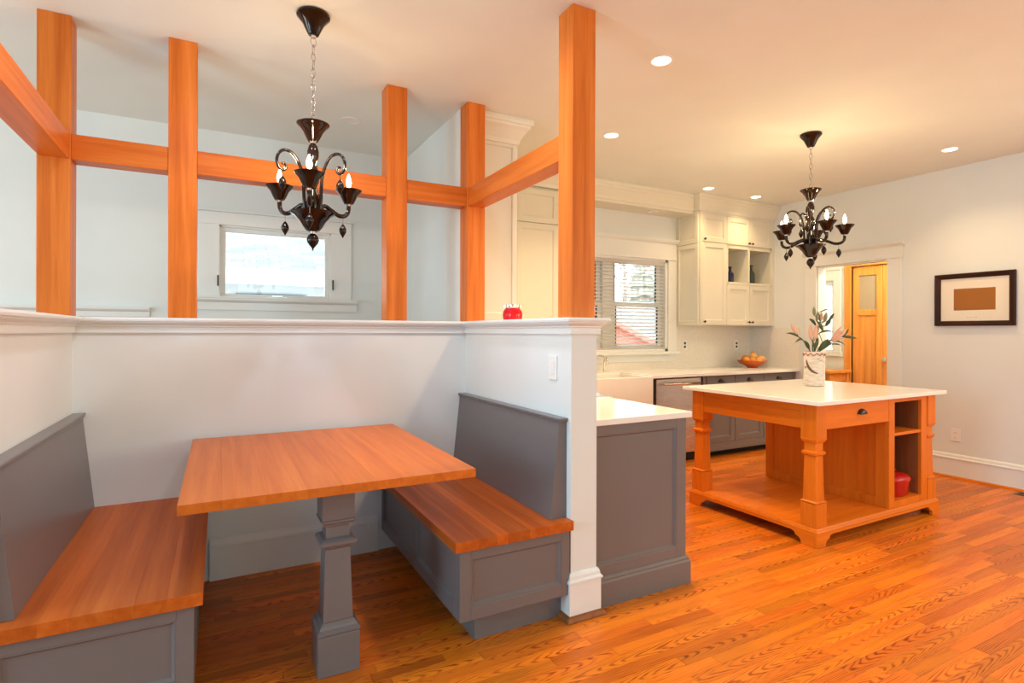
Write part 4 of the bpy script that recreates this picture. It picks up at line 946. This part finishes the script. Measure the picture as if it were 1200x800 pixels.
# ------------------------------------------------------------------ chandeliers
def chandelier(cx, cy, dz, n_arm, Rm, phase, label, watts, glow):
    """dz: shift of the body relative to the measured nook chandelier"""
    t = thing('chandelier', (cx, cy, ZC), label, 'chandelier', 'black glass chandeliers')
    G = 'murano_black'
    z = lambda v: v + dz
    L = lambda prof, name, mat=G, seg=24, par=t: MB().lathe(cx, cy, prof, seg).build(name, mat, par, smooth='angle')
    L([(0.058, ZC), (0.074, ZC - 0.003), (0.075, ZC - 0.012), (0.066, ZC - 0.022), (0.048, ZC - 0.045), (0.034, ZC - 0.075), (0.024, ZC - 0.096), (0.010, ZC - 0.100)], 'canopy')
    L([(0.012, ZC - 0.099), (0.012, ZC - 0.110), (0.004, ZC - 0.114)], 'canopy_cap', 'chrome', 12)
    # chain of links
    z1, z0 = ZC - 0.110, z(2.262); hl = 0.046; n = max(3, int(round((z1 - z0) / 0.036))); step = (z1 - z0) / n
    def link(zc_, rot, big=1.0):
        pts = []
        for i in range(20):
            a = 2 * PI * i / 20; w_, h_ = 0.0085 * big, (step * 0.5 + 0.0055)
            pts.append((w_ * math.cos(a), h_ * math.sin(a)))
        m_ = MB(); rings = []
        for i in range(20):
            a = 2 * PI * i / 20; x_, zz = pts[i]; nx, nz = math.cos(a), math.sin(a); ring = []
            for k in range(5):
                b_ = 2 * PI * k / 5; rad = x_ + nx * 0.0022 * math.cos(b_); off = 0.0022 * math.sin(b_); h = zz + nz * 0.0022 * math.cos(b_)
                ring.append((cx + rad * math.cos(rot) - off * math.sin(rot), cy + rad * math.sin(rot) + off * math.cos(rot), zc_ + h))
            rings.append(ring)
        rings.append(rings[0]); m_.loft(rings, cap=False); m_.build('chain_link', 'silver_chain', t, smooth=True)
    for i in range(n): link(z1 - step * (i + 0.5), 0.3 + (PI / 2 if i % 2 else 0), 1.5 if i == 0 else 1.0)
    # upper cup, stem, bowl, finial
    L([(0.010, z(2.170)), (0.022, z(2.172)), (0.032, z(2.190)), (0.044, z(2.216)), (0.060, z(2.238)), (0.072, z(2.248)), (0.074, z(2.254)), (0.066, z(2.258)), (0.050, z(2.244)), (0.006, z(2.236)), (0.004, z(2.266))], 'upper_cup')
    L([(0.014, z(2.162)), (0.014, z(2.171))], 'collar', 'chrome', 16)
    L([(0.012, z(2.163)), (0.020, z(2.150)), (0.026, z(2.125)), (0.025, z(2.10)), (0.017, z(2.075)), (0.014, z(2.06)), (0.022, z(2.045)), (0.030, z(2.02)), (0.028, z(1.985)), (0.016, z(1.96)), (0.016, z(1.945)), (0.026, z(1.92)), (0.030, z(1.885)), (0.024, z(1.85)), (0.02, z(1.83))], 'stem')
    L([(0.018, z(1.752)), (0.030, z(1.757)), (0.044, z(1.775)), (0.058, z(1.80)), (0.080, z(1.825)), (0.100, z(1.836)), (0.102, z(1.842)), (0.090, z(1.845)), (0.06, z(1.835)), (0.015, z(1.83))], 'bowl')
    L([(0.013, z(1.742)), (0.013, z(1.753))], 'collar', 'chrome', 16)
    L([(0.010, z(1.743)), (0.022, z(1.732)), (0.028, z(1.715)), (0.024, z(1.70)), (0.012, z(1.684)), (0.004, z(1.674)), (0.003, z(1.664))], 'finial')
    for k in range(n_arm):
        a = phase + 2 * PI * k / n_arm; dr_ = RI * math.cos(a) + FO * math.sin(a)
        P = lambda r, zz: (cx + dr_.x * r, cy + dr_.y * r, z(zz))
        k2 = Rm / 0.193
        pts = smooth_path([P(0.02, 1.845), P(0.055, 1.880), P(0.095 * k2, 1.866), P(0.138 * k2, 1.846), P(0.172 * k2, 1.850), P(0.190 * k2, 1.872), P(Rm, 1.905)], 5)
        arm = MB().tube(pts, 0.0105, 10).build('arm', G, t, smooth=True)
        ax, ay = P(Rm, 0)[:2]
        MB().lathe(ax, ay, [(0.012, z(1.900)), (0.012, z(1.910))], 12).build('collar', 'chrome', arm, smooth='angle')
        MB().lathe(ax, ay, [(0.012, z(1.908)), (0.022, z(1.911)), (0.030, z(1.925)), (0.042, z(1.952)), (0.060, z(1.972)), (0.064, z(1.977)), (0.056, z(1.979)), (0.040, z(1.962)), (0.010, z(1.955))], 20).build('candle_cup', G, arm, smooth='angle')
        MB().lathe(ax, ay, [(0.009, z(1.955)), (0.009, z(1.992))], 12).build('candle', 'candle_white', arm, smooth='angle')
        MB().lathe(ax, ay, [(0.006, z(1.992)), (0.011, z(2.004)), (0.0125, z(2.016)), (0.010, z(2.032)), (0.005, z(2.048)), (0.001, z(2.058))], 12).build('bulb', 'bulb_glow', arm, smooth=True)
        # glass drop hanging below the arm
        hx, hy = P(0.160 * k2, 0)[:2]
        m_ = MB(); m_.lathe(hx, hy, [(0.0015, z(1.842)), (0.0015, z(1.806))], 5); m_.build('wire', 'silver_chain', arm)
        MB().lathe(hx, hy, [(0.003, z(1.808)), (0.006, z(1.804)), (0.011, z(1.797)), (0.016, z(1.786)), (0.0175, z(1.777)), (0.016, z(1.768)), (0.012, z(1.760)), (0.006, z(1.751)), (0.002, z(1.742))], 16).build('drop', G, arm, smooth=True)
        l = bpy.data.lights.new('candle_bulb_light', 'POINT'); l.energy = watts; l.color = glow; l.shadow_soft_size = 0.014
        lo = bpy.data.objects.new('candle_bulb_light', l); C.objects.link(lo); lo.location = Vector((ax, ay, z(2.075))) ; 
    for k in range(n_arm):
        a = phase + 2 * PI * (k + 0.5) / n_arm; dr_ = RI * math.cos(a) + FO * math.sin(a)
        P = lambda r, zz: (cx + dr_.x * r, cy + dr_.y * r, z(zz))
        pts = smooth_path([P(0.035, 1.835), P(0.042, 1.90), P(0.046, 1.97), P(0.060, 2.04), P(0.092, 2.092), P(0.130, 2.104), P(0.158, 2.085), P(0.168, 2.05), P(0.158, 2.02), P(0.138, 2.012), P(0.126, 2.026), P(0.132, 2.042), P(0.145, 2.040)], 5)
        nn = len(pts); cu = MB().tube(pts, [0.0085 - 0.003 * (i / nn) for i in range(nn)], 8).build('scroll', G, t, smooth=True)
        hx, hy = P(0.143, 0)[:2]
        MB().lathe(hx, hy, [(0.0015, z(2.012)), (0.002, z(1.985)), (0.006, z(1.981)), (0.012, z(1.973)), (0.0165, z(1.962)), (0.0175, z(1.953)), (0.016, z(1.944)), (0.011, z(1.935)), (0.006, z(1.927)), (0.002, z(1.918))], 16).build('drop', G, cu, smooth=True)
    return t
chandelier(0.386, 2.705, 0.0, 3, 0.182, math.radians(-75), 'black glass chandelier with three candle bulbs over the nook table', 3.0, (1.0, 0.74, 0.45))
chandelier(3.886, 2.572, 0.096, 5, 0.222, math.radians(-19.5), 'black glass chandelier with five candle bulbs over the kitchen island', 2.6, (1.0, 0.74, 0.40))

# ------------------------------------------------------------------ recessed downlights
LL = ['recessed ceiling light just right of the tallest post', 'recessed ceiling light above the framed picture', 'recessed ceiling light over the dishwasher, left of the cabinet pair',
      'recessed ceiling light over the upper cabinet, right of the pair', 'unlit recessed ceiling light right of the nook chandelier chain', 'recessed ceiling light over the range',
      'recessed ceiling light in front of the island', 'recessed ceiling light near the right wall behind the viewer', 'recessed ceiling light over the near end of the left bench', 'recessed ceiling light over the near end of the right bench']
for i, (x, y) in enumerate(LAMPS):
    t = thing('recessed_light', (x, y, ZC), LL[i], 'ceiling light', 'recessed ceiling lights')
    on = i != 4
    MB().lathe(x, y, [(0.066, ZC), (0.066, ZC - 0.003), (0.056, ZC - 0.005), (0.050, ZC - 0.002), (0.050, ZC)], 28).build('ring', 'plate_white', t, smooth='angle')
    MB().lathe(x, y, [(0.0505, ZC - 0.0008), (0.0505, ZC - 0.0018), (0.001, ZC - 0.002)], 24).build('lens', 'lamp_lens' if on else 'plate_white', t)
    if on:
        l = bpy.data.lights.new('downlight', 'SPOT'); nk = i >= 8; l.energy = 46 if nk else {0: 115, 5: 140, 2: 32, 3: 32}.get(i, 42); l.color = (0.80, 0.84, 1.0) if nk else WARM; l.spot_size = math.radians(172 if nk else 130); l.spot_blend = 1.0; l.shadow_soft_size = 0.06
        lo = bpy.data.objects.new('nook_downlight' if nk else 'downlight', l); C.objects.link(lo); lo.location = (x, y, ZC - 0.02)  # nk: bluish fill spots added just out of view above the nook
for x in (6.35,):
    l = bpy.data.lights.new('hall_lamp', 'POINT'); l.energy = 60; l.color = (1.0, 0.82, 0.56); l.shadow_soft_size = 0.12
    lo = bpy.data.objects.new('hall_lamp', l); C.objects.link(lo); lo.location = (x, 2.9, 2.4)  # unseen lamp, set to brighten the folding door
t = thing('hall_ceiling_lamp', (6.35, 2.9, ZC), 'round ceiling lamp in the hall behind the doorway', 'ceiling light')
MB().lathe(6.35, 2.9, [(0.12, ZC), (0.12, ZC - 0.03), (0.13, ZC - 0.035)], 24).build('rim', 'dark_bronze', t, smooth='angle')
MB().lathe(6.35, 2.9, [(0.125, ZC - 0.036), (0.115, ZC - 0.08), (0.06, ZC - 0.11), (0.001, ZC - 0.115)], 24).build('shade', 'lamp_lens', t, smooth='angle')

# ------------------------------------------------------------------ picture on the right wall
t = thing('framed_picture', (XR, 2.33, 1.58), 'dark brown framed picture with cream mat and plain brown centre', 'picture')
a, b_, c, d = 2.043, 2.618, 1.352, 1.812
F = ('X', XR, -1)
ring_ = lambda i, n: [fpt(F, a + i, c + i, n), fpt(F, b_ - i, c + i, n), fpt(F, b_ - i, d - i, n), fpt(F, a + i, d - i, n)]
MB().loft([ring_(0, 0.002), ring_(0, 0.030), ring_(0.008, 0.036), ring_(0.030, 0.030), ring_(0.043, 0.016), ring_(0.043, 0.006)], cap=False).build('frame', 'frame_brown', t)
m = MB(); face_box(m, F, a + 0.035, b_ - 0.035, c + 0.035, d - 0.035, 0.003, 0.010); m.build('mat', 'mat_board', t)
m = MB(); face_box(m, F, 2.178, 2.477, 1.488, 1.678, 0.010, 0.0108); m.build('artwork', 'plaque_brown', t)
for u, w_ in ((2.365, 0.014), (2.345, 0.010), (2.322, 0.006), (2.305, 0.012)):
    m = MB(); face_box(m, F, u, u + w_, 1.4235, 1.4265, 0.010, 0.0104); m.build('pencil_mark', 'pencil', t)

# ------------------------------------------------------------------ outlets, switch, vent
def outlet(F, u, z, label, cat, kind='outlet', group=None):
    loc = fpt(F, u, z, 0); t = thing('wall_outlet' if kind == 'outlet' else 'light_switch', loc, label, cat, group)
    m = MB(); w_ = 0.036 if kind == 'outlet' else 0.036; face_box(m, F, u - w_, u + w_, z - 0.057, z + 0.057, 0.0005, 0.006); m.build('plate', 'plate_white', t, bevel=0.002)
    if kind == 'outlet' or kind == 'dark':
        for s in (-1, 1):
            m = MB(); face_box(m, F, u - 0.015, u + 0.015, z + s * 0.020 - 0.013, z + s * 0.020 + 0.013, 0.006, 0.0075); r_ = m.build('socket', 'plate_white' if kind == 'outlet' and F[0] == 'X' else 'black_plastic', t, bevel=0.003)
            if F[0] == 'X':
                for du in (-0.005, 0.005):
                    m = MB(); face_box(m, F, u + du - 0.001, u + du + 0.001, z + s * 0.02 - 0.004, z + s * 0.02 + 0.004, 0.0075, 0.008); m.build('slot', 'black_plastic', r_)
    else:
        m = MB(); face_box(m, F, u - 0.016, u + 0.016, z - 0.032, z + 0.032, 0.006, 0.0085); m.build('rocker', 'plate_white', t, bevel=0.0015)
outlet(('X', XR, -1), 2.464, 0.382, 'white wall outlet low on the wall under the framed picture', 'outlet')
outlet(('Y', YB - 0.008, -1), 4.685, 1.143, 'small outlet on the tiles beside the kitchen window', 'outlet')
outlet(('Y', YB - 0.008, -1), 5.536, 1.137, 'small outlet on the tiles above the fruit bowl', 'outlet')
outlet(('X', WX1, -1), 2.195, 1.12, 'white light switch plate on the half wall above the grey bench', 'switch', 'switch')
t = thing('floor_vent', (5.68, 1.93, 0), 'dark slotted floor vent by the right wall at picture edge', 'vent')
MB().box(5.62, 5.74, 1.75, 2.0, 0.0, 0.003).build('plate', 'dark_bronze', t)
for k in range(7): MB().box(5.635, 5.725, 1.765 + k * 0.033, 1.777 + k * 0.033, 0.003, 0.005).build('louvre', 'frame_brown', t)

# ------------------------------------------------------------------ small things
t = thing('red_jar', (1.46, 2.735, 1.352), 'round red glass jar with silver lid on the half wall ledge', 'jar')
z = 1.352
MB().lathe(1.46, 2.735, [(0.046, z), (0.053, z + 0.006), (0.056, z + 0.03), (0.054, z + 0.048), (0.046, z + 0.062), (0.040, z + 0.066), (0.040, z + 0.072), (0.001, z + 0.073)], 28).build('body', 'red_glass', t, smooth='angle')
MB().lathe(1.46, 2.735, [(0.043, z + 0.070), (0.045, z + 0.073), (0.045, z + 0.086), (0.042, z + 0.089), (0.001, z + 0.089)], 28).build('lid', 'chrome', t, smooth='angle')
for k in range(14):
    a_ = 2 * PI * k / 14; xx, yy = 1.46 + 0.0455 * math.cos(a_), 2.735 + 0.0455 * math.sin(a_)
    MB().lathe(xx, yy, [(0.003, z + 0.0725), (0.003, z + 0.0865)], 6).build('lid_rib', 'chrome', t)
def bottle(x, y, z, mat, label, h, r):
    t = thing('glass_bottle', (x, y, z), label, 'bottle')
    MB().lathe(x, y, [(r * 0.92, z), (r, z + 0.006), (r, z + h * 0.52), (r * 0.85, z + h * 0.60), (r * 0.36, z + h * 0.70), (r * 0.34, z + h * 0.90)], 24).build('body', mat, t, smooth='angle')
    MB().lathe(x, y, [(r * 0.34, z + h * 0.90), (r * 0.46, z + h * 0.905), (r * 0.46, z + h * 0.98), (r * 0.3, z + h)], 20).build('lip', mat, t, smooth='angle')
bottle(5.125, 4.357, 1.8455, 'blue_glass', 'dark blue glass bottle in the left cubby of the upper cabinet', 0.19, 0.043)
bottle(5.487, 4.362, 1.8455, 'green_glass', 'dark green glass bottle in the right cubby of the upper cabinet', 0.23, 0.04)
BX, BY = 5.47, 4.33
t = thing('fruit_bowl', (BX, BY, CT1), 'wide orange glazed bowl holding fruit on the worktop', 'bowl')
MB().lathe(BX, BY, [(0.055, CT1), (0.062, CT1 + 0.006), (0.058, CT1 + 0.012), (0.10, CT1 + 0.03), (0.145, CT1 + 0.056), (0.166, CT1 + 0.078), (0.168, CT1 + 0.082), (0.163, CT1 + 0.082), (0.138, CT1 + 0.062), (0.09, CT1 + 0.036), (0.001, CT1 + 0.022)], 36).build('body', 'bowl_glaze', t, smooth=True)
def fruit(dx, dy, dz, r, mat, label, name='orange'):
    t = thing(name, (BX + dx, BY + dy, CT1 + dz), label, 'fruit', 'fruit in the orange bowl')
    MB().lathe(BX + dx, BY + dy, [(max(0.001, r * math.sin(PI * k / 10)) , CT1 + dz - r * 0.93 * math.cos(PI * k / 10)) for k in range(11)], 18).build('flesh', mat, t, smooth=True)
    MB().lathe(BX + dx, BY + dy, [(0.004, CT1 + dz + r * 0.91), (0.005, CT1 + dz + r * 0.95), (0.001, CT1 + dz + r * 0.96)], 8).build('stem_end', 'bark', t)
fruit(-0.105, -0.01, 0.092, 0.038, 'orange_peel', 'orange fruit at the left rim of the bowl')
fruit(-0.045, -0.045, 0.085, 0.042, 'orange_peel', 'orange fruit at front left inside the bowl')
fruit(0.015, -0.075, 0.088, 0.036, 'pale_peel', 'small pale fruit at front centre of the bowl')
fruit(0.08, -0.06, 0.098, 0.045, 'pale_peel', 'large pale orange fruit at front right of the bowl')
fruit(0.12, 0.02, 0.100, 0.040, 'orange_peel', 'orange fruit at the right rim of the bowl')
fruit(0.02, 0.005, 0.130, 0.042, 'pale_peel', 'pale fruit on top of the pile in the bowl')
fruit(-0.03, 0.07, 0.10, 0.045, 'orange_peel', 'orange fruit at the back of the bowl')
fruit(0.055, 0.035, 0.172, 0.020, 'orange_peel', 'smallest orange fruit crowning the pile in the bowl', 'kumquat')

# ------------------------------------------------------------------ outside the windows
struct(MB().box(-40, 60, 4.9, 80, -1.2, -1.0), 'ground', 'lawn')
def slope(mb_name, mat, parent, p00, p10, p11, p01, th=0.1):
    me = MB().add([p00, p10, p11, p01, *[(x_, y_, z_ - th) for x_, y_, z_ in (p00, p10, p11, p01)]], [(0, 1, 2, 3), (7, 6, 5, 4), (0, 4, 5, 1), (1, 5, 6, 2), (2, 6, 7, 3), (3, 7, 4, 0)])
    o = me.build(mb_name, mat, parent); uv = o.data.uv_layers.new(name='UVMap')
    for lp in o.data.loops:
        c = o.data.vertices[lp.vertex_index].co + ORG[parent.name]; uv.data[lp.index].uv = (c.x, math.hypot(c.y, c.z))
    return o
t = thing('neighbour_house', (0.6, 10, -1), 'neighbouring house with pale shingle roof seen through the stair window', 'house')
MB().box(-6, 4.0, 8.4, 14, -1.0, 1.96).build('wall', 'house_wall', t)
slope('roof', 'shingles', t, (-7.4, 8.0, 2.08), (4.3, 8.0, 2.08), (4.3, 11.5, 4.3), (-7.4, 11.5, 4.3))
slope('roof', 'shingles', t, (4.3, 15.0, 2.08), (-7.4, 15.0, 2.08), (-7.4, 11.5, 4.3), (4.3, 11.5, 4.3))
MB().box(-7.4, 4.3, 7.86, 8.0, 1.90, 2.09).build('gutter', 'trim_white', t, bevel=0.02)
for x in (-3, 0.2, 1.6): MB().box(x, x + 0.9, 8.36, 8.41, 0.4, 1.8).build('window', 'dark_void', t)
t = thing('white_house', (12, 17, -1), 'white house with pale roof behind the kitchen blind', 'house')
MB().box(7.2, 24, 15, 22, -1.0, 1.2).build('wall', 'house_wall', t)
slope('roof', 'shingles', t, (6.8, 14.6, 0.9), (24.4, 14.6, 0.9), (24.4, 18.5, 2.45), (6.8, 18.5, 2.45))
MB().box(6.8, 24.4, 18.4, 18.6, 2.40, 2.62).build('ridge', 'trim_white', t)
t = thing('red_shed', (8.2, 9.6, -1), 'red gabled shed low behind the kitchen blind', 'shed')
MB().prism([(4.8, -1.0), (10.2, -1.0), (10.2, 0.36), (7.0, 1.66), (4.8, 0.76)], 'Y', 9.6, 12.0).build('wall', 'shed_red', t)
m = MB().prism([(10.4, 0.26), (10.45, 0.36), (7.0, 1.76), (4.6, 0.78), (4.65, 0.68), (7.0, 1.66)], 'Y', 9.4, 12.1); m.build('roof', 'shed_red', t)
def conifer(x, y, h, r, label):
    t = thing('conifer', (x, y, -1), label, 'tree', 'trees behind the houses')
    MB().lathe(x, y, [(0.22, -1), (0.1, h * 0.7), (0.02, h)], 8).build('trunk', 'bark', t)
    m = MB(); n = 11
    for k in range(n):
        zz = -0.2 + (h - 0.2) * k / n; rr_ = r * (1 - k / n) * R.uniform(0.85, 1.1) + 0.15
        pr = []
        for i in range(26):
            a_ = 2 * PI * i / 26; q_ = rr_ * (R.uniform(0.55, 0.75) if i % 2 else R.uniform(0.9, 1.15)); pr.append((x + q_ * math.cos(a_), y + q_ * math.sin(a_), zz - 0.25 * q_ / r + R.uniform(-.1, .1)))
        m.loft([pr, [(x + (p[0] - x) * 0.12, y + (p[1] - y) * 0.12, zz + (h / n) * 1.7) for p in pr]])
    m.build('foliage', 'pine_green', t)
conifer(17.0, 27.0, 7.2, 2.2, 'pale green conifer left of centre through the kitchen window')
conifer(26.0, 29.5, 7.6, 2.8, 'pale green conifer at the right of the kitchen window')
conifer(12.5, 26.0, 6.2, 2.0, 'pale green conifer at the left edge of the kitchen window')
def bare_tree(x, y, label):
    t = thing('bare_tree', (x, y, -1), label, 'tree', 'trees behind the houses')
    MB().tube([(x, y, -1), (x + .1, y, 2), (x, y, 5), (x + .1, y, 8)], [0.2, 0.16, 0.1, 0.03], 8).build('trunk', 'bark', t)
    for k in range(22):
        zz = R.uniform(1.5, 7); a_ = R.uniform(0, 2 * PI); l_ = R.uniform(1, 2.6)
        p0 = Vector((x, y, zz)); d1 = Vector((math.cos(a_), math.sin(a_), R.uniform(0.3, 0.9))) * l_
        br = MB().tube([p0, p0 + d1 * 0.5 + Vector((0, 0, .1)), p0 + d1], [0.05, 0.035, 0.012], 5)
        for _ in range(3):
            q_ = p0 + d1 * R.uniform(0.4, 0.9); br.tube([q_, q_ + Vector((R.uniform(-.5, .5), R.uniform(-.5, .5), R.uniform(.2, .7)))], [0.02, 0.006], 4)
        br.build('branch', 'bark', t)
bare_tree(21.5, 26.0, 'bare leafless tree between conifers through the kitchen window')
